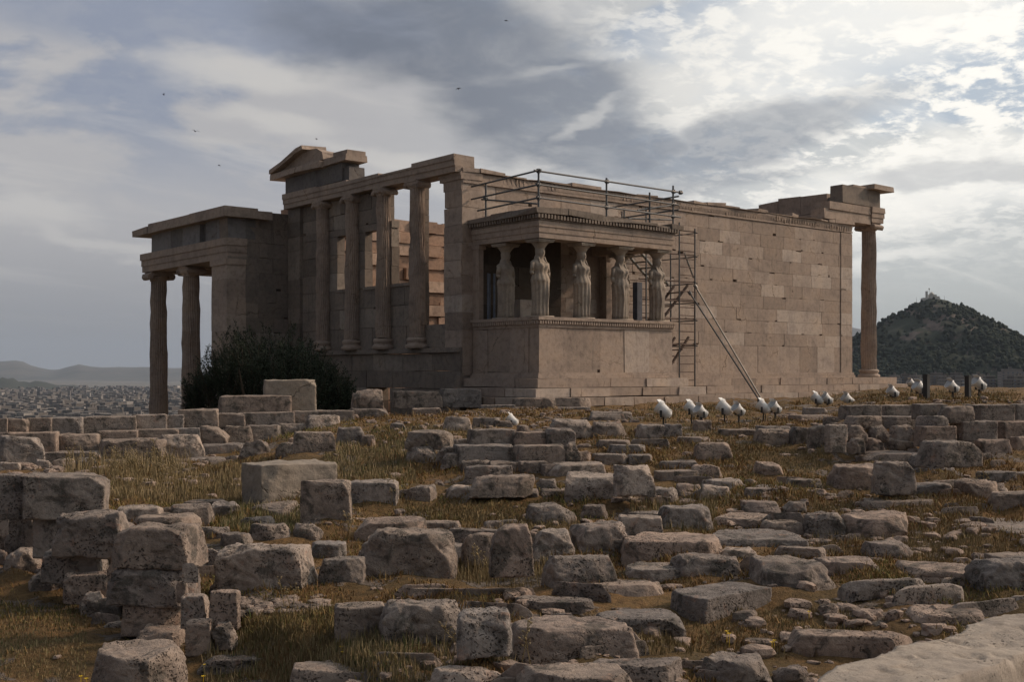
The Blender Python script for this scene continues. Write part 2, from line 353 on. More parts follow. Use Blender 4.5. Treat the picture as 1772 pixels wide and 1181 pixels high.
# ------------------------------------------------------------------ ground
def uv2w(u, v):
    return CAM[0] + u * RT[0] + v * FW[0], CAM[1] + u * RT[1] + v * FW[1]
BUMPS = []
def G(u, v, nz=True):
    u = np.asarray(u, float); v = np.asarray(v, float)
    x, y = uv2w(u, v); k = u / np.maximum(v, 0.5)
    z = np.interp(v, [0, 8, 12, 16, 20, 24, 30, 40, 58], [-2.15, -2.1, -1.95, -1.7, -1.4, -1.12, -0.97, -0.95, -0.95])
    lf = 1 - sst(k, -0.27, -0.13); z = z * (1 - lf) + np.interp(v, [0, 8, 12, 16, 40], [-2.15, -2.1, -1.95, -1.73, -1.70]) * lf
    m = sst(k, 0.25, 0.33) * sst(y, -16.3, -15.6)
    z = z * (1 - m) + (-0.68) * m
    tr = (1 - sst(x, -16.95, -16.55)) * (1 - sst(y, -12.5, -10.5)); z = z - 0.26 * tr
    low = np.maximum(sst(y, -4.3, -4.0) * (1 - sst(x, -0.4, 0.0)), sst(y, 0.25, 0.6) * (1 - sst(x, 21.5, 23)))
    z = z * (1 - low) + np.minimum(z, -3.5) * low
    if nz:
        pts = np.stack([x.ravel(), y.ravel(), 0 * x.ravel()], 1)
        n = (fbm(pts * 0.5, 4) * 0.07 + fbm(pts * 2.6 + 9, 4) * 0.05).reshape(x.shape)
        z = z + n * (1 - 0.4 * low)
    if nz:
        for (bx_, by_, br_, bh_) in BUMPS:
            r2 = ((x - bx_) ** 2 + (y - by_) ** 2) / br_ ** 2; z = z + bh_ * np.exp(-np.minimum(r2, 30.0))
    z = z - 85 * sst(v, 56, 70)
    return z
ks = np.linspace(-0.85, 0.85, 300); vs = np.concatenate([np.linspace(-6, 2.5, 12), np.geomspace(2.8, 74, 300)])
rows = []
for v in vs:
    vv = max(v, 2.8) + 2.0
    rows.append(np.stack([ks * vv * 1.25 if v < 2.8 else ks * (v + 2), np.full_like(ks, v)], 1))
g = np.concatenate(rows); gz = G(g[:, 0], g[:, 1]); gx, gy = uv2w(g[:, 0], g[:, 1])
nk = len(ks); gf = [(r * nk + c, r * nk + c + 1, (r + 1) * nk + c + 1, (r + 1) * nk + c) for r in range(len(vs) - 1) for c in range(nk - 1)]
GROUND = tag(mesh_obj('ground', np.stack([gx, gy, gz], 1), gf, M['soil'], smooth=True), kind='structure')

# ------------------------------------------------------------------ temple
ZG = -3.5
temple = tag(empty('temple', (0, 0, -1.0)), 'ruined roofless marble temple with columns and a porch carried by statues of women', 'temple')
def split(a0, a1, z0, z1, opens):
    segs = [(a0, a1)]
    for (o0, o1, p0, p1) in opens:
        if p0 < (z0 + z1) / 2 < p1:
            n = []
            for (s0, s1) in segs:
                if o1 <= s0 or o0 >= s1: n.append((s0, s1)); continue
                if o0 - s0 > 0.04: n.append((s0, o0))
                if s1 - o1 > 0.04: n.append((o1, s1))
            segs = n
    return segs
def ashlar(mb, axis, a0, a1, zs, f, b, bl, opens=(), jf=0.006, jb=0.006, gap=0.0045, light=0.2, end_j=0.0, skip=None):
    """courses of separate squared blocks between the faces f and b"""
    for ci in range(len(zs) - 1):
        z0, z1 = zs[ci], zs[ci + 1]
        cuts = [a0]; a = a0 + bl * (0.5 if ci % 2 else 1.0) * random.uniform(0.85, 1.1)
        while a < a1 - bl * 0.35: cuts.append(a); a += bl * random.uniform(0.85, 1.15)
        cuts.append(a1)
        for i in range(len(cuts) - 1):
            t = min(0.62, max(0.1, random.gauss(0.42, 0.13)))
            if random.random() < light: t = random.uniform(0.7, 0.95)
            if skip and skip(cuts[i], cuts[i + 1], z0, z1): continue
            for (s0, s1) in split(cuts[i], cuts[i + 1], z0, z1, opens):
                e0 = random.uniform(-end_j, end_j) if s0 == a0 else 0; e1 = random.uniform(-end_j, end_j) if s1 == a1 else 0
                d0 = random.uniform(-jf, jf); d1 = random.uniform(-jb, jb)
                u0, u1 = s0 + gap + e0, s1 - gap + e1; w0, w1 = sorted((f + d0, b + d1))
                parts_ = [(u0, u1, z0 + gap, z1 - gap * 0.3)]
                if random.random() < 0.42 and u1 - u0 > .5 and z1 - z0 > .3:         # a chipped lower or upper corner
                    cw, chh = random.uniform(.05, .34), random.choice((.02, .03, .04, .05, .09)); lo_ = random.random() < .7; left_ = random.random() < .5
                    ua, ub = (u0 + cw, u1) if left_ else (u0, u1 - cw)
                    if lo_: parts_ = [(u0, u1, z0 + gap + chh, z1 - gap * .3), (ua, ub, z0 + gap, z0 + gap + chh)]
                    else: parts_ = [(u0, u1, z0 + gap, z1 - gap * .3 - chh), (ua, ub, z1 - gap * .3 - chh, z1 - gap * .3)]
                for (ua, ub, za, zb) in parts_:
                    if axis == 'x': mb.box(ua, ub, w0, w1, za, zb, t)
                    else: mb.box(w0, w1, ua, ub, za, zb, t)
    return mb
def zline(z0, z1, h):
    n = max(1, round((z1 - z0) / h)); return [z0 + (z1 - z0) * i / n for i in range(n + 1)]

WT = 5.72                                       # top of plain wall, under the carved band
# --- south wall with its anta ends and carved band
mb = MB()
zs = [-0.08, 1.02] + zline(1.02, WT, 0.475)[1:]
ashlar(mb, 'x', 0.0, 20.0, zs, 0.0, 0.66, 1.25)
mb.box(0.1, 19.9, 0.14, 0.52, -3.4, WT - 0.02, 0.0)
south = mb.build('south_wall', M['marble'], temple)
for (a, b) in ((-0.03, 0.78), (19.25, 20.03)): ashlar(MB(), 'x', a, b, zs, -0.028, 0.0, 2.0, jf=0.004).build('pilaster', M['marble'], temple)
mb = MB()
mb.box(-0.04, 20.04, -0.06, 0.66, WT, WT + 0.06, 0.5); mb.box(-0.02, 20.02, -0.03, 0.66, WT + 0.06, WT + 0.36, 0.25)
a = 0.0
while a < 19.9: mb.box(a + 0.03, a + 0.10, -0.040, -0.03, WT + 0.10, WT + 0.31, random.uniform(.1, .35)); a += random.uniform(.13, .2)
a = -0.05
while a < 20:
    L = random.uniform(0.35, 1.5); h = random.uniform(0.04, 0.13)
    if random.random() < 0.2: h = 0.015
    mb.box(a + 0.01, min(a + L, 20.05) - 0.01, -0.10 + random.uniform(-.02, .02), 0.68, WT + 0.36, WT + 0.36 + h, random.uniform(0.2, 0.6)); a += L
mb.build('carved_band', M['marble'], temple, rough=0.04, sc=3)
# wall base moulding and steps
mb = MB(); mb.box(5.9, 20.05, -0.10, 0.0, -0.09, 0.0, 0.45); mb.box(5.9, 20.05, -0.16, 0.0, -0.20, -0.095, 0.4)
mb.build('base_moulding', M['marble'], temple)
mb = MB()
for i in range(3):
    y = -0.45 - 0.33 * i; z1 = -0.19 - 0.275 * i
    ashlar(mb, 'x', 5.9, 22.6 + 0.33 * i, [z1 - 0.28, z1], y, 0.3, 1.5, jf=0.02, light=.1, gap=.013)
ashlar(mb, 'y', -0.45, 11.6, [-0.47, -0.19], 22.6, 20.2, 1.5, light=.05); ashlar(mb, 'y', -0.78, 11.9, [-0.745, -0.465], 22.93, 20.2, 1.5); ashlar(mb, 'y', -1.1, 12.2, [-1.02, -0.74], 23.26, 20.2, 1.5)
mb.build('steps', M['marble'], temple, rough=0.012)
# --- north wall, its rough inner face seen through the windows
mb = MB()
ashlar(mb, 'x', 0.0, 20.0, [ZG] + zline(ZG, WT + .42, 0.48)[1:], 11.36, 10.7, 1.2, jf=0.01, jb=0.13, gap=0.02, light=.12)
mb.box(0.1, 19.9, 10.84, 11.25, ZG, 6.0, 0.0)
mb.build('north_wall', M['sunlit'], temple, rough=0.03, sc=2)
# --- low remains of the east wall
mb = MB(); ashlar(mb, 'y', 0.66, 10.7, zline(-0.2, 1.4, .5), 20.0, 19.4, 1.3); mb.box(19.44, 19.96, .7, 10.65, ZG, -.2, .3)
mb.build('east_wall', M['marble'], temple)
# --- west wall
mb = MB()
LED = 0.62
door = [(3.8, 5.2, -1.4, -0.5)]
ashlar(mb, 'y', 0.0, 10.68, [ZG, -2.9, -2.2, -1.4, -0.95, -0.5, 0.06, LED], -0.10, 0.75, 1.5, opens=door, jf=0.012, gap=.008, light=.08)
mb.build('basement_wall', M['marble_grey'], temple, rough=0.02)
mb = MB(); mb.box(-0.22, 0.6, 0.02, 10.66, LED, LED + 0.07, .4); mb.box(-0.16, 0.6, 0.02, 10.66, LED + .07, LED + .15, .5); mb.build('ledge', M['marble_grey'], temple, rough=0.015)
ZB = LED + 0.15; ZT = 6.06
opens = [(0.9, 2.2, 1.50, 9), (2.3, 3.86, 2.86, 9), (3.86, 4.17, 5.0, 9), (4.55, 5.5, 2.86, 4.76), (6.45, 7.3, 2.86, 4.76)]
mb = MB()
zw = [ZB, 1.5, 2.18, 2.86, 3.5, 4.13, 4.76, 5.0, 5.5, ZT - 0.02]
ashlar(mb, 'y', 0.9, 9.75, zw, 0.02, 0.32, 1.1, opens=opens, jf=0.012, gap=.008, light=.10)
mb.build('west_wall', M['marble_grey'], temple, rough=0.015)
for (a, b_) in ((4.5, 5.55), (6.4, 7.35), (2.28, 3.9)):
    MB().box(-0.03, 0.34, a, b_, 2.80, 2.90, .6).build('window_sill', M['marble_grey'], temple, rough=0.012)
# corner piers of the west front
mb = MB(); ashlar(mb, 'y', -0.03, 0.88, [ZB] + zline(ZB, ZT, .52)[1:], -0.06, 0.7, 2.0, gap=.006, end_j=0.05, light=.1)
mb.box(-0.10, .7, -0.06, 1.05, ZT - .22, ZT, .5); mb.box(-0.12, .7, -0.06, 1.12, ZT - .1, ZT - .003, .4)
mb.build('corner_pier', M['marble'], temple, rough=0.02)
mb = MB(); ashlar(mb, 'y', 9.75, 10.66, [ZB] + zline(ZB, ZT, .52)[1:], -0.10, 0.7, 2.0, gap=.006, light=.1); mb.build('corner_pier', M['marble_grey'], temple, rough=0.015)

# --- Ionic columns
def column(x, y, z0, z1, r, mat, axis='y', nm='column', seg=6, baseh=0.34):
    """volutes spread along `axis`"""
    H = z1 - z0; zc = z1 - 0.42 * r / .35 * .8
    ch = z1 - zc
    prof = []
    for i in range(seg * 2 + 1):
        t = i / (seg * 2); z = z0 + baseh + (zc - z0 - baseh) * t
        prof.append((r * (1 - 0.16 * t ** 1.3), z))
    prof.insert(0, (r * 1.06, z0 + baseh - .001))
    mb = MB()
    dr = []
    for i in range(len(prof) - 1):
        dr.append(prof[i])
    mb.lathe(prof, x, y, 96, 0.085, 24, 0.45)
    k = 0.45
    for i in range(len(mb.t)):                   # drums differ a little in tone
        ring = min(i // 96, len(prof) - 2) // 4
        mb.t[i] = (0.34, 0.5, 0.4, 0.58, 0.45, 0.36)[(ring + int(x * 7 + y * 3)) % 6]
    c = mb.build(nm, mat, temple, org=np.array([x, y, z0]), rough=0.038, sc=3.2)
    c.parent = temple; c.location = Vector((x, y, z0)) - temple.location
    # joint rings between drums
    mb = MB()
    rb = r
    mb.lathe([(rb * 1.35, z0), (rb * 1.42, z0 + .04), (rb * 1.42, z0 + .08), (rb * 1.35, z0 + .12), (rb * 1.16, z0 + .14), (rb * 1.14, z0 + .19), (rb * 1.2, z0 + .21), (rb * 1.27, z0 + .25), (rb * 1.26, z0 + .30), (rb * 1.1, z0 + baseh)], x, y, 40)
    mb.build('base', mat, c, rough=0.015, sc=3)
    mb = MB(); rt = r * 0.84
    mb.lathe([(rt, zc - .02), (rt * 1.05, zc + ch * .12), (rt * 1.2, zc + ch * .25), (rt * 1.28, zc + ch * .42), (rt * 1.1, zc + ch * .5)], x, y, 32)
    w = rt * 1.42; dpt = rt * 1.12
    def bx(a0, a1, b0, b1, q0, q1, t):
        if axis == 'y': mb.box(x + b0, x + b1, y + a0, y + a1, q0, q1, t)
        else: mb.box(x + a0, x + a1, y + b0, y + b1, q0, q1, t)
    bx(-w, w, -dpt, dpt, zc + ch * .45, zc + ch * .8, .5); bx(-w * 0.96, w * .96, -dpt * 1.05, dpt * 1.05, zc + ch * .8, z1 - .004, .55)
    vr = ch * .36
    for s in (-1, 1):
        cz = zc + ch * .42
        for (q, rr) in ((dpt * 1.02, vr), (dpt * 1.09, vr * .7), (dpt * 1.15, vr * .35)):
            if axis == 'y': mb.tube((x - q, y + s * w * .98, cz), (x + q, y + s * w * .98, cz), rr, 18, .5)
            else: mb.tube((x + s * w * .98, y - q, cz), (x + s * w * .98, y + q, cz), rr, 18, .5)
    mb.build('capital', mat, c, rough=0.035, sc=5)
    return c
for yc in (2.25, 4.17, 6.12, 8.08): column(-0.10, yc, ZB, ZT, 0.275, M['marble'])
# west architrave, frieze fragment and gable fragment
mb = MB()
for (a, b_, h) in ((-0.02, 2.2, .50), (2.21, 4.12, .40), (4.13, 6.1, .46), (6.11, 8.1, .50), (8.11, 10.62, .54)):
    dx = random.uniform(-.01, .01)
    mb.box(-0.30 + dx, .42, a, b_, ZT, ZT + .17, .5); mb.box(-0.33 + dx, .42, a, b_, ZT + .17, ZT + .34, .5)
    mb.box(-0.36 + dx, .42, a, b_, ZT + .34, ZT + h, .55)
mb.build('architrave', M['marble'], temple, rough=0.02, sc=2)
mb = MB(); mb.box(-0.30, .40, 6.5, 8.4, 6.6, 7.22, .25); mb.box(-0.29, .40, 8.41, 10.5, 6.6, 7.18, .35); mb.box(-0.22, .40, 6.15, 6.49, 6.57, 7.05, .15)
mb.build('frieze', M['darkstone'], temple, rough=0.02)
mb = MB(); mb.box(-0.58, .45, 7.5, 9.2, 7.21, 7.42, .5); mb.box(-0.60, .45, 9.21, 11.08, 7.20, 7.40, .45); mb.box(-0.42, .42, 6.0, 7.48, 7.23, 7.46, .42); mb.box(-0.34, .4, 6.05, 7.0, 7.46, 7.6, .4)
mb.build('cornice', M['marble'], temple, rough=0.05, sc=2.2)
mb = MB()
pr = [(11.0, 7.40), (10.95, 7.5), (10.3, 7.66), (9.5, 7.9), (9.0, 7.95), (8.6, 7.98), (7.9, 7.88), (7.5, 7.72), (7.45, 7.43)]
n = len(pr)
for (xa, xb, sc_) in ((-0.42, .35, 1.0),):
    v = [(xa, y, z) for y, z in pr] + [(xb, y, z) for y, z in pr]
    mb.add(v, [tuple(range(n)), tuple(range(2 * n - 1, n - 1, -1))] + [(i, n + i, n + (i + 1) % n, (i + 1) % n) for i in range(n)], .45)
pr2 = [(11.05, 7.42), (11.0, 7.54), (10.2, 7.76), (9.1, 8.08), (8.55, 8.12), (8.5, 7.98), (9.1, 7.93), (10.2, 7.62)]; n = len(pr2)
v = [(-0.68, y, z) for y, z in pr2] + [(.3, y, z) for y, z in pr2]
mb.add(v, [tuple(range(n)), tuple(range(2 * n - 1, n - 1, -1))] + [(i, n + i, n + (i + 1) % n, (i + 1) % n) for i in range(n)], .5)
tag(mb.build('gable_fragment', M['marble'], temple, rough=0.09, sc=2), 'broken corner of the gable')

# --- north porch
NX0, NX1, NY0, NY1 = -2.5, 8.2, 10.7, 18.55
mb = MB(); ashlar(mb, 'x', NX0, 0.0, [ZG] + zline(ZG, 4.75, .55)[1:] + [5.3, 5.9], 10.7, 11.36, 1.3, jf=.008, light=.06)
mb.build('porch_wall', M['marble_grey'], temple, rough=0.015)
mb = MB(); ashlar(mb, 'y', 10.67, 11.95, [ZG] + zline(ZG, 4.0, .6)[1:], NX0 - .03, NX0 + .7, 2.5, light=.1); mb.box(NX0 - .08, NX0 + .7, 10.64, 12.0, 3.9, 4.115, .5)
mb.build('pilaster', M['marble'], temple, rough=0.012)
for (x, y) in ((-2.05, 14.8), (-2.05, 17.95), (1.2, 17.95), (4.4, 17.95), (7.6, 17.95), (7.6, 14.8)):
    column(x, y, ZG + .05, 4.12, 0.375, M['marble'], 'y' if abs(y - 14.8) < 1 else 'x', seg=8)
mb = MB()
def ring(mb, z0, z1, o, t):
    mb.box(NX0 - o, NX0 + .75, NY0 - o, NY1 + o, z0, z1, t); mb.box(NX0 + .75, NX1 + o, NY1 - .7, NY1 + o, z0, z1, t); mb.box(NX1 - .75, NX1 + o, NY0 + .7, NY1 - .7, z0, z1, t)
ring(mb, 4.12, 4.36, 0, .5); ring(mb, 4.36, 4.6, .03, .5); ring(mb, 4.6, 4.86, .07, .55)
mb.build('architrave', M['marble'], temple, rough=0.012)
mb = MB(); y = NY0 - .02
for i, (w, t) in enumerate(((.95, .75), (.9, .6), (.55, .15), (1.55, .85), (1.1, .3), (1.9, .8))):
    mb.box(NX0 + .02 + (.16 if t < .2 else 0), NX0 + .7, y, y + w - .012, 4.862, 5.58, t); y += w
mb.box(NX0 + .7, NX1, NY1 - .7, NY1 - .02, 4.862, 5.58, .6); mb.box(NX0 + .7, -1.4, NY0 - .01, NY0 + .4, 4.862, 5.58, .4)
mb.build('frieze', M['darkstone'], temple, rough=0.012)
mb = MB()
for (a, b_) in ((10.28, 13.3), (13.32, 16.0), (16.02, 17.2)): mb.box(NX0 - .30, NX0 + 1.0, a, b_, 5.58, 5.9 + random.uniform(-.02, .04), .45)
mb.box(NX0 - .34, NX0 + 1.0, 17.23, 18.75, 5.58, 5.84, .4); mb.box(NX0 + 1.0, NX1 + .4, NY1 - .8, NY1 + .45, 5.58, 5.85, .4); mb.box(NX0 + 1.0, -0.9, 10.35, 11.1, 5.58, 5.86, .5)
mb.build('cornice', M['marble'], temple, rough=0.04, sc=2)
mb = MB(); mb.box(NX0 + .75, NX1, NY0 + .66, NY1 - .7, 4.7, 5.5, .3)
for i in range(5): mb.box(NX0 + .75, NX1, 12.6 + i * 1.1, 12.95 + i * 1.1, 4.3, 4.7, .4)
mb.build('ceiling', M['marble'], temple)

# --- east porch
for i in range(6): column(21.9, 0.42 + i * 2.1, -0.2, 6.32, 0.33, M['marble'], 'y')
mb = MB()
for (a, b_) in ((0.0, 2.5), (2.51, 4.6), (4.61, 6.7), (6.71, 8.8), (8.81, 11.3)):
    mb.box(21.5, 22.3, a, b_, 6.32, 6.52, .5); mb.box(21.47, 22.33, a - (.03 if a == 0 else 0), b_, 6.52, 6.73, .5); mb.box(21.44, 22.36, a - (.06 if a == 0 else 0), b_, 6.73, 6.96, .5)
mb.box(18.2, 21.48, 0.04, .7, 6.22, 6.62, .5); mb.box(18.5, 21.43, 0.0, .7, 6.62, 6.93, .5)
mb.build('architrave', M['marble'], temple, rough=0.025, sc=2)
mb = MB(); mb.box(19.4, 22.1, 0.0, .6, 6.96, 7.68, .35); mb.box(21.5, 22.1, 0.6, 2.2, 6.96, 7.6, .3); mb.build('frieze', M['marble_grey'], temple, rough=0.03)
mb = MB(); mb.box(21.2, 22.62, -0.32, 1.2, 7.66, 7.88, .6); mb.box(20.2, 21.2, 0.05, 0.9, 7.66, 7.76, .5)
mb.build('cornice', M['marble'], temple, rough=0.05, sc=2)
mb = MB()
for (a, b_, h) in ((2.2, 3.6, .84), (3.6, 4.8, .86), (4.8, 5.9, .76), (5.9, 6.6, .6)): mb.box(21.45, 22.3, a + .02, b_, 6.97, 6.97 + h, random.uniform(.3, .6))
mb.build('frieze_backing', M['marble'], temple, rough=0.05, sc=2)

# --- porch of the statues
PX0, PX1, PY = 0.34, 5.86, -3.1
mb = MB()
for i, (o, z0, z1) in enumerate(((.34, -.43, -.16), (.74, -.69, -.435), (1.12, -.95, -.695))):
    ashlar(mb, 'x', PX0 - o, PX1 + o, [z0, z1], PY - o, PY + .6, 1.35, jf=.045, end_j=.06, light=.12, gap=.014)
    ashlar(mb, 'y', PY + .62, -0.0, [z0, z1], PX0 - o, PX0 + .6, 1.3, jf=.04, light=.12, gap=.014)
    ashlar(mb, 'y', PY + .62, -0.47, [z0, z1], PX1 + o, PX1 - .6, 1.3, jf=.012, light=.05)
mb.build('steps', M['marble'], temple, rough=0.022)
mb = MB()
ashlar(mb, 'x', PX0, PX1, [0.0, 1.3], PY, PY + .42, 1.15, jf=.008, light=.1); ashlar(mb, 'y', PY + .43, -0.05, [0, 1.3], PX0, PX0 + .4, 1.0, jf=.01, light=.1); ashlar(mb, 'y', PY + .43, -0.05, [0, 1.3], PX1, PX1 - .4, 1.0, jf=.01)
def pring(mb, z0, z1, o, t, dep=.6):
    mb.box(PX0 - o, PX1 + o, PY - o, PY + dep, z0, z1, t); mb.box(PX0 - o, PX0 + dep, PY + dep, -0.05, z0, z1, t); mb.box(PX1 - dep, PX1 + o, PY + dep, -0.05, z0, z1, t)
pring(mb, -.16, -.07, .12, .45); pring(mb, -.07, 0.0, .06, .5)
mb.box(PX0 + .4, PX1 - .4, PY + .42, -0.05, -.1, .75, .3)
parapet = mb.build('parapet', M['marble'], temple, rough=0.014)
mb = MB(); pring(mb, 1.3, 1.38, .03, .45, .5); pring(mb, 1.38, 1.50, .06, .3, .5); pring(mb, 1.50, 1.585, .12, .5, .5)
a = PX0 - .04
while a < PX1: mb.box(a, a + .05, PY - .10, PY - .06, 1.39, 1.49, .6); a += .095
a = PY - .04
while a < -.1: mb.box(PX0 - .10, PX0 - .06, a, a + .05, 1.39, 1.49, .6); a += .095
mb.build('parapet_moulding', M['marble'], temple, rough=0.014)
# statues
def statue_mesh():
    n = 132; prof = [(0.0, .235, .215, 0), (.1, .228, .205, 0), (.35, .222, .20, 0), (.6, .226, .20, -.005), (.85, .242, .205, -.01), (.98, .256, .212, -.01), (1.0, .268, .225, -.012), (1.06, .262, .222, -.012),
            (1.14, .236, .20, -.01), (1.2, .214, .178, -.005), (1.25, .207, .168, 0), (1.33, .218, .178, -.01), (1.42, .235, .19, -.02), (1.48, .245, .175, -.012), (1.54, .25, .15, 0), (1.585, .225, .125, .01), (1.62, .165, .12, .02), (1.645, .125, .11, .02),
            (1.68, .105, .11, .02), (1.72, .105, .112, .01), (1.745, .098, .115, 0), (1.79, .108, .13, -.005), (1.84, .115, .135, -.005), (1.89, .118, .137, 0), (1.94, .115, .13, .005), (1.98, .10, .115, .008), (2.0, .12, .12, 0)]
    v = []; f = []
    for (z, rx, ry, yo) in prof:
        for i in range(n):
            a = 2 * math.pi * i / n; c, s_ = math.cos(a), math.sin(a)
            fx = 1.0
            if z < 1.0:
                fx -= .125 * (0.5 + .5 * math.cos(13 * a + .5 * math.sin(3 * z))) ** 1.5 * (1 if z < .85 else .6)
            elif z < 1.5: fx -= .055 * (0.5 + .5 * math.cos(11 * a + 4 * z)) ** 1.4
            x = rx * c * fx; y = ry * s_ * fx + yo
            if z < 1.0:                                        # free leg, knee pushed forward
                d = math.exp(-((a - 5.1) / .38) ** 2) * math.exp(-((z - .62) / .30) ** 2); y -= .075 * d
                d2 = math.exp(-((a - 5.1) / .30) ** 2) * math.exp(-((z - .15) / .2) ** 2); y -= .03 * d2
            if 1.33 < z < 1.5:                                 # breasts
                for a0 in (4.28, 5.14): y -= .035 * math.exp(-((a - a0) / .25) ** 2)
            if 1.74 < z < 1.98:                                # nose, brow and hair
                y -= .028 * math.exp(-((a - 4.712) / .16) ** 2) * math.exp(-((z - 1.825) / .035) ** 2)
                y += .018 * math.exp(-((a - 4.4) / .14) ** 2) * math.exp(-((z - 1.86) / .02) ** 2) + .018 * math.exp(-((a - 5.02) / .14) ** 2) * math.exp(-((z - 1.86) / .02) ** 2)
            if 1.5 < z < 1.76 and s_ > .1: y += .05 * s_; x *= 1.12
            v.append((x, y, z))
    m = len(prof)
    for k in range(m - 1):
        for i in range(n): f.append((k * n + i, k * n + (i + 1) % n, (k + 1) * n + (i + 1) % n, (k + 1) * n + i))
    f.append(tuple(range(n - 1, -1, -1))); f.append(tuple(range((m - 1) * n, m * n)))
    mb = MB().add(v, f, .5)
    for s_ in (-1, 1):                                         # broken upper arms, heavy plaits
        mb.tube((s_ * .22, 0, 1.54), (s_ * .275, .0, 1.28), .066, 12, .5, .055); mb.tube((s_ * .275, 0, 1.28), (s_ * .268, -.02, 1.12 if s_ > 0 else 1.2), .055, 12, .45, .045)
        mb.tube((s_ * .09, -.05, 1.72), (s_ * .12, -.15, 1.46), .03, 8, .5, .022)
    mb.box(-.27, .27, -.24, .24, -.045, 0.0, .5)
    return mb
st_mb = statue_mesh(); SPOT = [(PX0 + .34, PY + .34), (PX0 + 1.955, PY + .34), (PX0 + 3.565, PY + .34), (PX1 - .34, PY + .34), (PX0 + .34, PY + 1.9), (PX1 - .34, PY + 1.9)]
sroot = mesh_obj('caryatid', np.array(st_mb.v), st_mb.f, M['statue'], temple, np.zeros(3), True, st_mb.t)
v = np.array(st_mb.v)
mb = MB(); mb.lathe([(.115, 1.93), (.125, 1.97), (.15, 2.02), (.19, 2.08), (.225, 2.12), (.22, 2.135)], 0, 0, 32); mb.box(-.25, .25, -.25, .25, 2.135, 2.175, .55); mb.box(-.27, .27, -.27, .27, 2.175, 2.212, .5)
mesh_obj('capital', np.array(mb.v), mb.f, M['statue'], sroot, np.zeros(3), False, mb.t)
for i, (x, y) in enumerate(SPOT):
    o = sroot if i == 0 else copy_tree(sroot, temple)
    o.location = Vector((x, y, 1.63)) - temple.location
    o.rotation_euler = (0, 0, R((0, 4, -3, 2, 5, -4)[i])); o.scale = (-1.13 if i in (2, 3, 5) else 1.13, 1.13, .985)
# porch pillars at the wall, props between
mb = MB(); mb.box(PX0, PX0 + .18, -.34, -.03, 1.585, 3.72, .5); mb.box(PX0 - .03, PX0 + .24, -.38, -.03, 3.72, 3.84, .5); mb.build('porch_pilaster', M['marble'], temple)
mb = MB(); mb.box(PX1 - .18, PX1, -.34, -.03, 1.585, 3.72, .5); mb.box(PX1 - .24, PX1 + .03, -.38, -.03, 3.72, 3.84, .5); mb.build('porch_pilaster', M['marble'], temple)
for (x, y) in ((PX0 + .30, -.42), (PX0 + .40, -.36), (PX0 + .47, -.5)):
    mb = MB(); mb.tube((x, y, 1.0), (x, y, 3.0), .035, 12); mb.box(x - .06, x + .06, y - .06, y + .06, .76, 1.0); o = mb.build('steel_post', M['bluesteel'], temple)
mb = MB(); mb.box(5.12, 5.34, -2.3, -2.1, .76, 2.85, .8); mb.build('support_pillar', M['bluesteel'], temple)
mb = MB(); ashlar(mb, 'x', .45, 3.9, [.76, 1.5, 2.1, 2.7, 3.3, 4.38], -.075, -.03, 1.1, jf=.008); mb.build('inner_wall', M['porch_shade'], temple)  # added panel carrying the painted shade of the porch's darker bays
mb = MB(); mb.box(1.25, 1.72, -1.2, -.8, .76, 2.2, .9); mb.build('infill_block', M['marble'], temple)
mb = MB(); pring(mb, 3.84, 4.0, 0.0, .5); pring(mb, 4.0, 4.16, .025, .5); pring(mb, 4.16, 4.32, .05, .55)
mb.build('porch_architrave', M['marble'], temple, rough=0.018, sc=2.5)
mb = MB(); pring(mb, 4.32, 4.36, .07, .4); pring(mb, 4.36, 4.5, .02, .0)
a = PX0 - .16
while a < PX1 + .1:
    if not 4.6 < a < 5.0 or random.random() < .5: mb.box(a, a + .065, PY - .17, PY - .02, 4.365, 4.48, random.uniform(.2, .6))
    a += .122
a = PY - .1
while a < -.1: mb.box(PX0 - .17, PX0 - .02, a, a + .065, 4.365, 4.48, random.uniform(.2, .6)); mb.box(PX1 + .02, PX1 + .17, a, a + .065, 4.365, 4.48, .3); a += .122
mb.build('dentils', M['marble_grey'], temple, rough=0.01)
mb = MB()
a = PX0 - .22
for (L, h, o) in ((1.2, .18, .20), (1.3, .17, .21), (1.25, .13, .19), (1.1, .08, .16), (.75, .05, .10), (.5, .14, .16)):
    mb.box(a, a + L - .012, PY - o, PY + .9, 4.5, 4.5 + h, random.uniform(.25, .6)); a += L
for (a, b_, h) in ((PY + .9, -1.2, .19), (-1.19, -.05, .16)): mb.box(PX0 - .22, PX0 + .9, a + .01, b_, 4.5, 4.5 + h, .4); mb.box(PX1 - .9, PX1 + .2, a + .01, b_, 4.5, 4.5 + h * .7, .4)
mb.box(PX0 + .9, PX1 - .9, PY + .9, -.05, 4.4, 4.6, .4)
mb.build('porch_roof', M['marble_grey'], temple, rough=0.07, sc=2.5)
# ------------------------------------------------------------------ scaffolds
def pole(root, name, p0, p1, r=0.03, mat='steel', caps=True):
    mb = MB(); mb.tube(p0, p1, r, 10); return mb.build(name, M[mat], root)
def clamp(root, p, r=.06):
    mb = MB(); x, y, z = p; mb.tube((x - r, y, z), (x + r, y, z), r * .9, 8); mb.tube((x, y, z - r), (x, y, z + r), r * .85, 8); return mb.build('clamp', M['steel'], root)
rail = tag(empty('scaffold_railing', (PX0, PY, 4.7)), 'grey tube guard railing clamped together on the roof of the statue porch', 'railing')
xw, yf, xe = PX0 - .05, PY - .05, PX1 + .08
for (x, y, z0, z1) in ((xw, -.75, 4.55, 5.62), (xw, yf, 4.65, 5.75), (2.95, yf, 4.62, 5.78), (xe - .1, yf, 4.5, 5.85), (5.1, yf + .3, 4.6, 5.6), (xe, -.9, 4.5, 5.4)):
    pole(rail, 'upright', (x, y, z0), (x, y, z1))
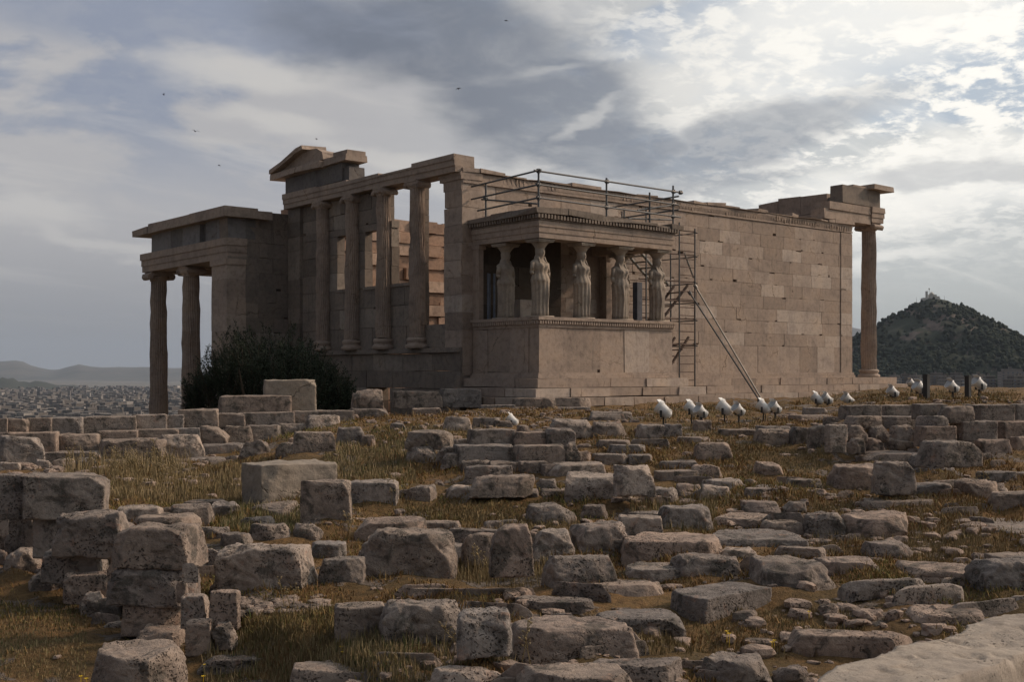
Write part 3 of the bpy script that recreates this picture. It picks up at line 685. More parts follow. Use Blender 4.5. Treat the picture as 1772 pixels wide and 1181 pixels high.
for (p, q) in (((xw - .04, -.1, 5.62), (xw - .04, yf - .15, 5.70)), ((xw - .04, -.1, 5.24), (xw - .04, yf - .1, 5.30)), ((xw - .04, -.4, 4.86), (xw - .04, yf - .1, 4.93)), ((xw + .04, -.5, 5.2), (xw + .05, yf + .1, 4.78)),
               ((xw - .2, yf - .04, 5.68), (xe + .25, yf - .04, 5.66)), ((xw - .1, yf - .04, 5.30), (xe + .1, yf - .04, 5.26)), ((xw - .1, yf - .04, 4.93), (xe + .2, yf - .04, 4.88)),
               ((xe + .05, yf - .1, 5.52), (xe + .05, -.3, 5.5)), ((xe + .05, yf - .1, 5.1), (xe + .05, -.3, 5.1)), ((4.6, yf + .34, 5.0), (xe + .2, yf + .34, 5.3)), ((4.2, yf + .34, 4.72), (xe + .2, yf + .34, 4.84))):
    pole(rail, 'rail', p, q, .027)
for p in ((xw - .02, yf - .02, 5.69), (xw - .02, yf - .02, 5.30), (xw - .02, yf - .02, 4.93), (2.95, yf - .02, 5.67), (2.95, yf - .02, 4.91), (xe - .1, yf - .02, 5.66), (xe + .2, yf - .04, 5.66), (xe - .1, yf - .02, 5.27), (xe - .1, yf, 4.89), (xw - .02, -.75, 5.22)):
    clamp(rail, p)
tower = tag(empty('scaffold_tower', (7.2, -1.2, -.9)), 'slender scaffold stair tower of thin tubes standing against the long wall beside the porch', 'scaffold')
TX = (6.12, 7.7, 8.47); TY = (-1.72, -.62)
for x in TX:
    for y in TY:
        pole(tower, 'upright', (x, y, -.55 if y < -1 else -.3), (x, y, (5.35, 5.0, 4.85)[TX.index(x)]), .026, 'steel')
z = -.25
while z < 4.8:
    pole(tower, 'rung', (TX[1], TY[0], z), (TX[2], TY[0], z), .015, 'rust'); 
    if z > 1.5: pole(tower, 'rung', (TX[0], TY[1], z + .1), (TX[1], TY[1], z + .1), .013, 'rust')
    z += .27
for z in (.9, 1.75, 2.35, 3.0, 3.9, 4.7):
    pole(tower, 'ledger', (TX[0] - .3, TY[0] + .03, z + .03), (TX[2] + .08, TY[0] + .03, z + .05), .024, 'rust'); pole(tower, 'ledger', (TX[2] + .02, TY[0] - .1, z), (TX[2] + .02, -.06, z), .02, 'steel')
def flight(p, q, w=.62, n=8, mat='rust'):
    for dy in (0, w): pole(tower, 'stringer', (p[0], p[1] + dy, p[2]), (q[0], q[1] + dy, q[2]), .045, mat)
    for i in range(1, n):
        t = i / n; x = p[0] + (q[0] - p[0]) * t; zz = p[2] + (q[2] - p[2]) * t
        mb = MB(); mb.box(x - .11, x + .11, p[1], p[1] + w, zz - .015, zz + .015); mb.build('tread', M[mat], tower)
flight((8.35, -1.5, 2.95), (6.3, -1.5, 1.0)); flight((8.4, -1.5, 1.2), (7.2, -1.5, -.1), n=6)
flight((5.95, -1.3, 4.2), (7.6, -1.3, 2.95), n=7, mat='alu'); pole(tower, 'handrail', (8.0, -1.68, 4.0), (8.45, -1.68, 3.2), .03, 'alu')
for (dx, dy, lab) in ((0, 0, 'bright steel raking pole leaning onto the scaffold tower, the longer of the pair'), (-.22, .06, 'shorter steel raking pole close under the longer one against the scaffold tower')):
    a = Vector((9.5 + dx * .3, -3.75 + dy, -.95)); b = Vector((8.42 + dx, -1.75 + dy, 2.95 + dx * 1.0))
    mb = MB(); mb.tube(a, b, .026, 12); mb.tube(a, a + (b - a) * .02, .07, 12); mb.tube(b - (b - a) * .03, b, .06, 12)
    tag(mb.build('raking_pole', M['alu' if dx == 0 else 'steel'], None, org=np.array(a)), lab, 'pole', 'raking poles of the scaffold')

# ------------------------------------------------------------------ floodlights on short posts
def w_at(px, v, z): 
    u = (px - CX) / F * v; x, y = uv2w(u, v); return np.array([x, y, z])
def solve_v(px, py, lo=4.0, hi=52.0):
    k = (px - CX) / F; v = np.linspace(lo, hi, 1500); d = G(k * v, v, False) + (py - HY) / F * v
    s = np.where(d[:-1] * d[1:] <= 0)[0]
    if len(s): return float(v[s[0]])
    return float(v[np.argmin(abs(d))])
def make_lamp(h):
    root = empty('floodlight', (0, 0, 0))
    mb = MB(); mb.tube((0, 0, -.1), (0, 0, h), .022, 10); mb.box(-.07, .07, -.07, .07, -.04, .02); mb.build('post', M['lampdark'], root)
    mb = MB(); mb.box(-.17, -.155, -.03, .03, h - .01, h + .16); mb.box(.155, .17, -.03, .03, h - .01, h + .16); mb.box(-.17, .17, -.03, .03, h - .02, h - .005); mb.build('bracket', M['lampdark'], root)
    c = Matrix.Rotation(R(38), 3, 'X'); ctr = Vector((0, 0, h + .16))
    def tr(pts): return [c @ Vector(p) + ctr for p in pts]
    def drum(mb, secs, t=.5, n=20):
        for (r0, y0, r1, y1) in secs: mb.tube(*tr([(0, y0, 0), (0, y1, 0)]), r0, n, t, r1)
    mb = MB(); drum(mb, ((.06, -.24, .10, -.20), (.105, -.20, .125, -.08), (.13, -.08, .15, .10))); 
    for q in range(4): drum(mb, ((.14, -.18 + q * .025, .14, -.172 + q * .025),))
    mb.build('housing', M['lampwhite'], root)
    mb = MB(); drum(mb, ((.17, .10, .175, .17),)); mb.hexa(tr([(-.13, .17, .10), (.13, .17, .10), (.15, .17, .13), (-.15, .17, .13), (-.11, .27, .12), (.11, .27, .12), (.12, .27, .135), (-.12, .27, .135)])); mb.build('rim', M['lampwhite'], root)
    mb = MB(); drum(mb, ((.155, .171, .15, .178),)); mb.build('glass', M['lampglass'], root)
    mb = MB(); mb.tube((0, -.02, h + .05), (.02, -.06, h - .12), .012, 6); mb.tube((.02, -.06, h - .12), (.03, -.03, .02), .012, 6); mb.build('cable', M['lampdark'], root)
    return root
LAMPS = [(1148, 710, 24.0, 60, 1.12, 'large white floodlight standing alone, farthest left of the line along the temple steps'),
 (1197, 707, 25.0, 55, 1.0, 'white floodlight at the back of the left pair, partly behind its neighbour'), (1213, 712, 24.4, 115, .95, 'white floodlight in front in the left pair, lying flat and wide'),
 (1254, 706, 24.6, 60, 1.1, 'steeply tilted white floodlight, left one of the middle pair'), (1278, 709, 24.4, 115, .9, 'flat tilted white floodlight, right one of the middle pair'),
 (1321, 704, 25.5, 60, 1.0, 'steep white floodlight right at the foot of the raking poles'), (1341, 705, 25.5, 115, .95, 'flat white floodlight just to the right of the raking poles'),
 (1414, 690, 31.0, 60, 1.05, 'small white floodlight, left one of the pair in front of the far wall end'), (1431, 690, 31.0, 100, 1.0, 'small white floodlight, right one of the pair in front of the far wall end'),
 (1467, 691, 30.5, 100, 1.05, 'small white floodlight alone above the left end of the right terrace wall'), (1545, 678, 30.5, 100, 1.0, 'small white floodlight below the lone corner column'),
 (1577, 663, 36, 100, .9, 'distant thin white floodlight to the right of the corner column'), (1592, 671, 29.0, 100, 1.15, 'bright white floodlight on a post just left of the dark post'), (1648, 669, 30.0, 100, 1.1, 'white floodlight on the grass in the middle between the two dark posts'),
 (1694, 664, 29.0, 100, 1.15, 'white floodlight farthest right on the grass mound'), (886, 727, 24.5, 80, .85, 'little white floodlight half hidden among stones in front of the statue porch')]
proto = make_lamp(.36); LPROTO = proto
for i, (px, py, v, rz, s, lab) in enumerate(LAMPS):
    o = proto if i == 0 else copy_tree(proto)
    zc = -(py - HY) / F * v; gz = float(G((px - CX) / F * v, v))
    s *= .74
    o.location = w_at(px, v, zc - (.36 + .16) * s); o.scale = (s, s, s); o.rotation_euler = (0, 0, R(-39.5 + rz))
    tag(o, lab, 'floodlight', 'floodlights in front of the temple')
for i, (px, y0, y1, v, lab) in enumerate(((1603, 650, 680, 26, 'dark square post in the grass close to the corner column'), (1675, 652, 678, 27, 'dark square post in the grass farther right, beyond the first'))):
    p = w_at(px, v, -.66); h = -(y0 - HY) / F * v - p[2]
    mb = MB(); mb.box(p[0] - .055, p[0] + .055, p[1] - .055, p[1] + .055, p[2], p[2] + h); mb.box(p[0] - .065, p[0] + .065, p[1] - .065, p[1] + .065, p[2] + h, p[2] + h + .03)
    tag(mb.build('post', M['lampdark'], None, org=p), lab, 'post', 'dark posts in the grass')

# ------------------------------------------------------------------ far country
W2 = lambda px, v, z: w_at(px, v, z)
def terrain_mat(name, a, b_, sc):
    m, nt, b = newmat(name, 1.0); n = noise(nt, geo_pos(nt), sc, 8, 0.65, .3).outputs['Fac']
    nt.links.new(ramp(nt, n, [(0.35, a), (0.65, b_)]), b.inputs['Base Color']); return m
plain_m = terrain_mat('city_ground', (0.10, 0.10, 0.085), (0.20, 0.185, 0.16), 0.004)
hz = MB()
us = np.linspace(-16000, 14000, 40); vv = np.concatenate([[-4000, 20, 300, 900], np.linspace(1200, 17000, 24)])
P = np.array([[*uv2w(u, v), -88.0 + (0 if v < 1000 else 6 * math.sin(u * .003) * math.sin(v * .002))] for v in vv for u in us])
tag(mesh_obj('city_plain', P, [(r * 40 + c, r * 40 + c + 1, r * 40 + 41 + c, r * 40 + 40 + c) for r in range(len(vv) - 1) for c in range(39)], plain_m), kind='structure')
# far mountain range: ridge height (px above the horizon) against bearing
ridge = [(-500, 30), (-250, 26), (-120, 18), (-40, 17), (0, 19.5), (26, 21), (40, 19), (52, 13), (70, 8), (88, 5), (100, 5), (118, 10), (137, 14.5), (158, 10.5), (180, 9), (205, 10), (230, 9.3), (250, 10), (300, 8), (340, 9), (420, 16), (520, 22), (640, 18), (800, 12), (1000, 20), (1200, 36), (1350, 60), (1430, 74), (1475, 78), (1500, 72), (1540, 62), (1620, 40), (1800, 22), (2100, 30), (2400, 20)]
pxs = np.linspace(-500, 2400, 420); hh = np.interp(pxs, [r[0] for r in ridge], [r[1] for r in ridge])
V = []
nr = 26
for j in range(nr):
    t = j / (nr - 1)
    for px, h in zip(pxs, hh):
        v = 12000 + 4200 * t; u = (px - CX) / F * v
        top = h / F * 14500
        q = fbm(np.array([[u * .0011, v * .0011, 3.3]]), 3)[0]
        if t < .6: z = -88 + (top + 88) * (math.sin(min(1, t / .6) * math.pi / 2) ** 1.4) * (1 + .16 * q * (1 - t / .6)) - (14 * abs(q) if 0.1 < t < .55 else 0)
        else: z = top - (t - .6) * 300
        V.append((*uv2w(u, v), z))
V = np.array(V); nc = len(pxs)
mtn_m = terrain_mat('mountain_scrub', (0.055, 0.06, 0.05), (0.12, 0.11, 0.095), 0.0015)
tag(mesh_obj('hills', V, [(r * nc + c, r * nc + c + 1, r * nc + nc + c + 1, r * nc + nc + c) for r in range(nr - 1) for c in range(nc - 1)], mtn_m, smooth=True), kind='structure')
# low dark wooded rise at the left edge of the plain
V = []; 
for j in range(9):
    t = j / 8
    for px in np.linspace(-300, 260, 60):
        v = 5200 + 1500 * t; h = 62 * math.sin(t * math.pi) * (1 - sst(px, -40, 240)) * (1 + .15 * math.sin(px * .11) + .1 * math.sin(px * .31 + t))
        V.append((*uv2w((px - CX) / F * v, v), -90 + h))
tag(mesh_obj('wooded_rise', np.array(V), [(r * 60 + c, r * 60 + c + 1, r * 60 + 61 + c, r * 60 + 60 + c) for r in range(8) for c in range(59)], terrain_mat('far_wood', (0.025, 0.035, 0.025), (0.05, 0.055, 0.04), .01), smooth=True), kind='structure')

# the rocky hill
HV = 1950.0
prof = [(1330, -40), (1400, 8), (1440, 34), (1470, 54), (1500, 72), (1523, 86), (1540, 97), (1552, 102), (1566, 105), (1577, 117), (1588, 121), (1597, 127), (1606, 131), (1622, 129), (1640, 125.5), (1652, 119), (1664, 117.5), (1676, 108), (1690, 98), (1702, 88), (1712, 76), (1722, 68), (1740, 60), (1772, 51), (1820, 40), (1900, 22), (2000, -2), (2100, -40), (2200, -60)]
def hillz(u, v):
    px = CX + u / HV * F
    n = fbm(np.stack([u * .012, v * .012, 0 * u + 5.0], 1), 4)
    d = (v - HV) / np.where(v < HV, 620., 500.)
    h = np.interp(px + n * 5 * np.minimum(1, np.abs(d) * 6), [p[0] for p in prof], [p[1] for p in prof]) / F * HV
    g = np.where(np.abs(d) < 1, (1 - np.abs(d) ** 0.95), 0)
    g = np.clip(g, 0, 1)
    z = -60 + (h + 60) * g
    cliff = np.maximum(0, fbm(np.stack([u * .02, v * .02, 0 * u + 15.0], 1), 3)) * 16 * np.minimum(1, np.abs(d) * 5)
    return z + n * 9 * np.minimum(1, np.abs(d) * 5) - cliff * (z > 20)
pu = np.linspace((1320 - CX) / F * HV, (2210 - CX) / F * HV, 230); pv = np.linspace(HV - 620, HV + 300, 150)
gu, gv = np.meshgrid(pu, pv); gu = gu.ravel(); gv = gv.ravel(); gz = hillz(gu, gv); hx, hy = uv2w(gu, gv)
hm, nt_, hb = newmat('hill_rock', 1.0)
p_ = geo_pos(nt_); na = noise(nt_, p_, .02, 8, .65, .3).outputs['Fac']; nb = noise(nt_, p_, .11, 6, .7).outputs['Fac']
gn = nd(nt_, 'ShaderNodeNewGeometry'); sz = nd(nt_, 'ShaderNodeSeparateXYZ'); nt_.links.new(gn.outputs['Normal'], sz.inputs[0])
rock = ramp(nt_, nb, [(.3, (.11, .09, .075)), (.7, (.21, .165, .14))]); veg = ramp(nt_, nb, [(.3, (.018, .026, .016)), (.7, (.034, .042, .026))])
nt_.links.new(mixc(nt_, maprange(nt_, mth(nt_, 'ADD', mth(nt_, 'MULTIPLY', na, .9), mth(nt_, 'MULTIPLY', sz.outputs[2], .55)), .78, .9), rock, veg), hb.inputs['Base Color'])
tag(mesh_obj('rocky_hill', np.stack([hx, hy, gz], 1), [(r * 230 + c, r * 230 + c + 1, r * 230 + 231 + c, r * 230 + 230 + c) for r in range(149) for c in range(229)], hm, smooth=True), kind='structure')
# woods on the hill: many small crowns
ico_v = []; 
bm_ = __import__('bmesh').new(); __import__('bmesh').ops.create_icosphere(bm_, subdivisions=1, radius=1.0)
ICO = np.array([v.co[:] for v in bm_.verts]); ICOF = [tuple(v.index for v in f.verts) for f in bm_.faces]; bm_.free()
def blobs(name, C_, Rr, mat, zs=1.15, kind='stuff', lab=None):
    n = len(C_); jit = 1 + RNG.uniform(-.28, .28, (n, len(ICO), 1))
    v = (C_[:, None, :] + ICO[None] * Rr[:, None, None] * jit * np.array([1, 1, zs])).reshape(-1, 3); m = len(ICO)
    f = [tuple(i + b * m for i in q) for b in range(n) for q in ICOF]; t = np.repeat(RNG.uniform(0, 1, n), len(ICOF))
    return tag(mesh_obj(name, v, f, mat, None, tint=t), lab, None, None, kind)
cu = RNG.uniform(pu[0], pu[-1], 26000); cv = RNG.uniform(HV - 610, HV + 60, 26000); cz = hillz(cu, cv); cpx = CX + cu / cv * F; cpy = HY - cz / cv * F
dens = np.clip(np.interp(cz, [-60, 20, 48, 70, 128], [1, 1, .9, .55, .35]), 0, 1)
dens *= np.where((((cpx - 1583) / 48) ** 2 + ((cpy - 572) / 22) ** 2 < 1), .10, 1); dens *= np.where((((cpx - 1625) / 36) ** 2 + ((cpy - 524) / 9) ** 2 < 1), .2, 1)
dens *= np.clip(.75 + fbm(np.stack([cu * .02, cv * .02, cu * 0], 1), 3), .25, 1.2)
k_ = (RNG.random(26000) < dens * 1.1) & (cz > -58)
cu, cv, cz = cu[k_], cv[k_], cz[k_]; wx, wy = uv2w(cu, cv); rr = RNG.uniform(2.0, 4.6, len(cu)) * np.interp(cz, [-60, 60, 128], [1.1, 1.0, .6])
M['wood'] = ramp_attr_mat('pine_wood', [(0, (.015, .024, .015)), (.5, (.022, .033, .019)), (1, (.034, .044, .027))], 1.0)
blobs('pine_wood', np.stack([wx, wy, cz + rr * .6], 1), rr, M['wood'])
# trees one can tell apart on the right skyline
for i, (px, h, w, lab) in enumerate(((1745, 16, 7.5, 'round tall tree standing highest on the right skyline of the far hill'), (1732, 9, 4.5, 'small pointed tree on the far hill skyline just left of the tall round one'), (1760, 9, 5, 'small tree on the far hill skyline right of the tall round one'), (1770, 11, 6, 'tree on the far hill skyline at the right edge'))):
    u = (px - CX) / F * HV; z0 = float(hillz(np.array([u]), np.array([HV]))[0]); x, y = uv2w(u, HV - 2)
    t = tag(empty('tree', (x, y, z0)), lab, 'tree', 'skyline trees on the far hill')
    MB().tube((x, y, z0 - 2), (x, y, z0 + h * .5), .5, 6).build('trunk', M['bark'], t)
    n = 26; c_ = np.stack([x + RNG.normal(0, w * .4, n), y + RNG.normal(0, w * .4, n), z0 + h * RNG.uniform(.3, 1, n)], 1)
    o = blobs('crown', c_, RNG.uniform(1.3, 2.4, n), M['wood']); o.parent = t; o.location = -t.location; del o['kind']
# chapel on the summit
cwm = plain('chapel_plaster', (.62, .6, .56), .8, 0, .15, .3)
def sp(px, dz=0): u = (px - CX) / F * HV; x, y = uv2w(u, HV - 8); return x, y, 131 / F * HV - 6 + dz
x, y, z = sp(1610)
ch = tag(empty('chapel', (x, y, z)), 'tiny pale hilltop chapel with a bell tower on the summit of the far rocky hill', 'chapel')
def cbox(nm, px0, px1, z0, z1, d=9, m=cwm):
    xa, ya, _ = sp(px0); xb, yb, _ = sp(px1); n_ = FW[:2] * d
    MB().hexa([(xa, ya, z + z0), (xb, yb, z + z0), (xb + n_[0], yb + n_[1], z + z0), (xa + n_[0], ya + n_[1], z + z0), (xa, ya, z + z1), (xb, yb, z + z1), (xb + n_[0], yb + n_[1], z + z1), (xa + n_[0], ya + n_[1], z + z1)], .5).build(nm, m, ch)
cbox('terrace', 1596, 1624, -2, 4.5, 16); cbox('nave', 1606, 1618, 4.5, 10); cbox('bell_tower', 1599.6, 1602.6, 4.5, 15.5, 3.4); cbox('annex', 1619, 1623, 4.5, 7)
x1, y1, _ = sp(1612); mb = MB(); mb.lathe([(3.6, z + 10), (3.5, z + 11), (2.6, z + 13), (1.2, z + 14.2), (.1, z + 14.6)], x1, y1 + 3, 16); mb.build('dome', cwm, ch, smooth=True)
x1, y1, _ = sp(1605); mb = MB(); mb.tube((x1, y1, z + 3), (x1, y1, z + 21), .22, 6); mb.box(x1 - 1.8, x1 + 1.8, y1, y1 + .2, z + 18, z + 20.3); mb.build('flagpole', M['lampdark'], ch)
for i, (px, zz, hh_) in enumerate(((1585, 121, 13), (1633, 127, 9))):
    u = (px - CX) / F * HV; x1, y1 = uv2w(u, HV - 3); zb = zz / F * HV - 3
    mb = MB(); mb.tube((x1, y1, zb), (x1, y1, zb + hh_), .3, 6, .5, .12); mb.box(x1 - .9, x1 + .9, y1 - .2, y1 + .2, zb, zb + 2.2)
    tag(mb.build('antenna_mast', M['lampdark'], None, org=np.array([x1, y1, zb])), ('thin mast on the left shoulder of the far rocky hill', 'short thin mast on the summit ridge right of the chapel')[i], 'mast')

# city: a sea of small pale blocks, too many to count
CM = {}
m, nt_, b_ = newmat('city_walls', .9)
at_ = nd(nt_, 'ShaderNodeAttribute', attribute_name='tint')
cc = ramp(nt_, at_.outputs['Fac'], [(0, (.11, .10, .09)), (.35, (.16, .145, .13)), (.7, (.23, .21, .19)), (.95, (.33, .31, .285)), (1, (.5, .47, .43))])
br = nd(nt_, 'ShaderNodeTexBrick'); br.offset = 0; br.inputs['Scale'].default_value = 1; br.inputs['Brick Width'].default_value = 3.2; br.inputs['Row Height'].default_value = 3.1; br.inputs['Mortar Size'].default_value = .75
br.inputs['Color1'].default_value = (.4, .4, .42, 1); br.inputs['Color2'].default_value = (.62, .6, .6, 1); br.inputs['Mortar'].default_value = (1, 1, 1, 1)
tcn = nd(nt_, 'ShaderNodeNewGeometry'); sx_ = nd(nt_, 'ShaderNodeSeparateXYZ'); nt_.links.new(tcn.outputs['Position'], sx_.inputs[0])
cb_ = nd(nt_, 'ShaderNodeCombineXYZ'); nt_.links.new(mth(nt_, 'ADD', sx_.outputs[0], sx_.outputs[1]), cb_.inputs[0]); nt_.links.new(sx_.outputs[2], cb_.inputs[1]); nt_.links.new(cb_.outputs[0], br.inputs['Vector'])
nt_.links.new(mixc(nt_, 1.0, cc, br.outputs['Color'], 'MULTIPLY'), b_.inputs['Base Color']); M['city'] = m
def city(n, p0, p1, v0, v1, zf, sc=1.0):
    v = np.exp(RNG.uniform(math.log(v0), math.log(v1), n)); px = RNG.uniform(p0, p1, n); u = (px - CX) / F * v; x, y = uv2w(u, v)
    w = RNG.uniform(9, 26, n) * sc; d = RNG.uniform(9, 22, n) * sc; h = RNG.uniform(8, 24, n) * sc; a = RNG.choice([.3, .55, 1.0, 1.3], n) + RNG.normal(0, .08, n); z = zf(u, v)
    ca, sa = np.cos(a), np.sin(a); vs_ = []
    for (i, j, k) in ((-1, -1, 0), (1, -1, 0), (1, 1, 0), (-1, 1, 0), (-1, -1, 1), (1, -1, 1), (1, 1, 1), (-1, 1, 1)):
        vs_.append(np.stack([x + (i * w * ca - j * d * sa) / 2, y + (i * w * sa + j * d * ca) / 2, z - 3 + k * (h + 3)], 1))
    vs_ = np.stack(vs_, 1).reshape(-1, 3); q = [(4, 5, 6, 7), (0, 1, 5, 4), (1, 2, 6, 5), (2, 3, 7, 6), (3, 0, 4, 7)]
    return vs_, [tuple(i + b * 8 for i in f) for b in range(n) for f in q], np.repeat(np.clip(RNG.beta(1.6, 2.2, n) * 1.05, 0, 1), 5)
v_, f_, t_ = city(9000, -420, 900, 1300, 6200, lambda u, v: -88 + 0 * u)
tag(mesh_obj('city', v_, f_, M['city'], tint=t_), kind='stuff')
v_, f_, t_ = city(1300, 1430, 2200, 750, 1420, lambda u, v: np.interp(v, [750, 1420], [-66, -38]), .8)
tag(mesh_obj('city', v_, f_, M['city'], tint=t_), kind='stuff')
pn = RNG.uniform(1300, 3000, 4200); pu_ = (RNG.uniform(-420, 900, 4200) - CX) / F * pn; xx, yy = uv2w(pu_, pn)
blobs('street_trees', np.stack([xx, yy, np.full(4200, -82.0)], 1), RNG.uniform(4, 8, 4200), M['wood'])
xx, yy = uv2w((RNG.uniform(1430, 2200, 900) - CX) / F * 1300, np.full(900, 1300.0)); 
# single apartment blocks one can pick out below the hill
BL = [(1541, 1556, 649, 1150, 'white'), (1556, 1577, 646.5, 1240, 'grey'), (1577, 1592, 649, 1150, 'white'), (1608, 1632, 645, 1270, 'grey'), (1626, 1646, 651, 1080, 'white'), (1640, 1668, 644.5, 1290, 'grey'), (1655, 1672, 651, 1050, 'white'), (1684, 1702, 647, 1200, 'white'), (1700, 1722, 650, 1100, 'grey'), (1727, 1772, 638.5, 1330, 'white'), (1738, 1790, 650, 1080, 'grey')]
for i, (p0, p1, yt, v, c) in enumerate(BL):
    zt = -(yt - HY) / F * v; wd = (p1 - p0) / F * v * .86; x, y = uv2w(((p0 + p1) / 2 - CX) / F * v, v); zb = -62
    nice = ['low white block farthest left below the wooded hill, beside the column', 'wide grey block second from the left below the wooded hill', 'white block left of the first dark post', 'grey block right behind the first dark post', 'low white block right of the first dark post, nearer than the grey one', 'broad grey block in the middle between the dark posts', 'small white block left of the second dark post', 'white block right of the second dark post', 'grey block between the second dark post and the big terraced one', 'big white terraced apartment building at the right edge below the hill', 'low grey block in front of the big terraced one at the right edge'][i]
    b = empty('apartment_building', (x, y, zb), R(-39.5 + (8, -14, 20, -8, 12, -20, 6, 14, -10, -6, 9)[i])); tag(b, nice, 'building', 'city buildings below the hill')
    L = zt - zb; tint = {'white': .8, 'grey': .45}[c]
    def part(nm, mb, mt): 
        return mesh_obj(nm, np.array(mb.v), mb.f, mt, b, np.zeros(3), False, mb.t)
    mb = MB(); mb.box(-wd / 2, wd / 2, -7, 7, -6, L - 3.4, tint); mb.box(-wd * .36, wd * .44, -5, 6, L - 3.4, L - .3, tint * .9); part('wall', mb, M['city'])
    mb = MB(); mb.box(-wd / 2 - .4, wd / 2 + .4, -7.4, 7.2, L - 3.6, L - 3.2, .9); mb.box(-wd * .38, wd * .46, -5.3, 6.2, L - .35, L, .9); part('roof', mb, M['city'])
    mb = MB(); mb.box(-wd * .1, wd * .02, -1.5, 2, L, L + 2.2, .6); part('stair_hut', mb, M['city'])
    nfl = 5
    for k in range(nfl):
        zz = L - 6.2 - k * 3.2; mb = MB(); mb.box(-wd / 2 + .5, wd / 2 - .5, -8.4, -7.003, zz, zz + .95, min(1, tint + .2)); part('balcony', mb, M['city'])
        n = max(2, int(wd / 5))
        for q in range(n):
            xq = -wd / 2 + wd * (q + .5) / n; mb = MB(); mb.box(xq - .9, xq + .9, -7.05, -7.004, zz + 1.0, zz + 2.5, 0); part('window', mb, M['bluesteel'])
# birds
for i, (px, py, v, s, lab) in enumerate(((338, 227, 70, .5, 'bird in flight left of the gable fragment, largest in the sky'), (379, 286, 75, .35, 'tiny bird low in the sky above the north porch roof'), (283, 163, 80, .42, 'bird gliding far left in the sky'), (793, 153, 75, .42, 'bird under the dark cloud above the west front'), (876, 35, 80, .36, 'bird near the top of the sky in the dark cloud'), (548, 240, 70, .28, 'tiny bird just above the peak of the gable fragment'))):
    p = w_at(px, v, -(py - HY) / F * v); b = bpy.data.objects
    mb = MB(); s *= .5
    mb.lathe([(.005, -.5 * s), (.07 * s, -.3 * s), (.1 * s, 0), (.08 * s, .25 * s), (.03 * s, .45 * s)], 0, 0, 8)
    mb.v = [(a[0], a[2], a[1]) for a in mb.v]; mb.f = [tuple(reversed(f)) for f in mb.f]
    for sg in (-1, 1): mb.hexa([(sg * .03 * s, -.15 * s, 0), (sg * .45 * s, -.12 * s, .28 * s), (sg * .45 * s, .10 * s, .28 * s), (sg * .03 * s, .2 * s, 0), (sg * .03 * s, -.15 * s, .02), (sg * .45 * s, -.12 * s, .30 * s), (sg * .45 * s, .10 * s, .30 * s), (sg * .03 * s, .2 * s, .02)]); mb.hexa([(sg * .45 * s, -.12 * s, .28 * s), (sg * 1.0 * s, -.3 * s, .12 * s), (sg * .98 * s, -.22 * s, .12 * s), (sg * .45 * s, .10 * s, .28 * s), (sg * .45 * s, -.12 * s, .30 * s), (sg * 1.0 * s, -.3 * s, .14 * s), (sg * .98 * s, -.22 * s, .14 * s), (sg * .45 * s, .10 * s, .30 * s)])
    o = mesh_obj('bird', np.array(mb.v), mb.f, M['bird']); o.location = p; o.rotation_euler = (.2 * i, .1, R(40 * i)); tag(o, lab, 'bird', 'birds in the sky')

# haze
hb_ = bpy.data.meshes.new('haze'); mb = MB()
c0 = np.array([CAM[0], CAM[1]]) + FW[:2] * 6500
mb.box(c0[0] - 20000, c0[0] + 20000, c0[1] - 20000, c0[1] + 20000, -100, 640)
hm_ = bpy.data.materials.new('haze_air'); hm_.use_nodes = True; hn = hm_.node_tree; hn.nodes.clear()
vp = nd(hn, 'ShaderNodeVolumePrincipled'); vp.inputs['Density'].default_value = 0.00004; vp.inputs['Color'].default_value = (.64, .78, .98, 1); vp.inputs['Anisotropy'].default_value = 0.0
ho = nd(hn, 'ShaderNodeOutputMaterial'); hn.links.new(vp.outputs[0], ho.inputs['Volume'])
tag(mb.build('haze', hm_), kind='stuff')
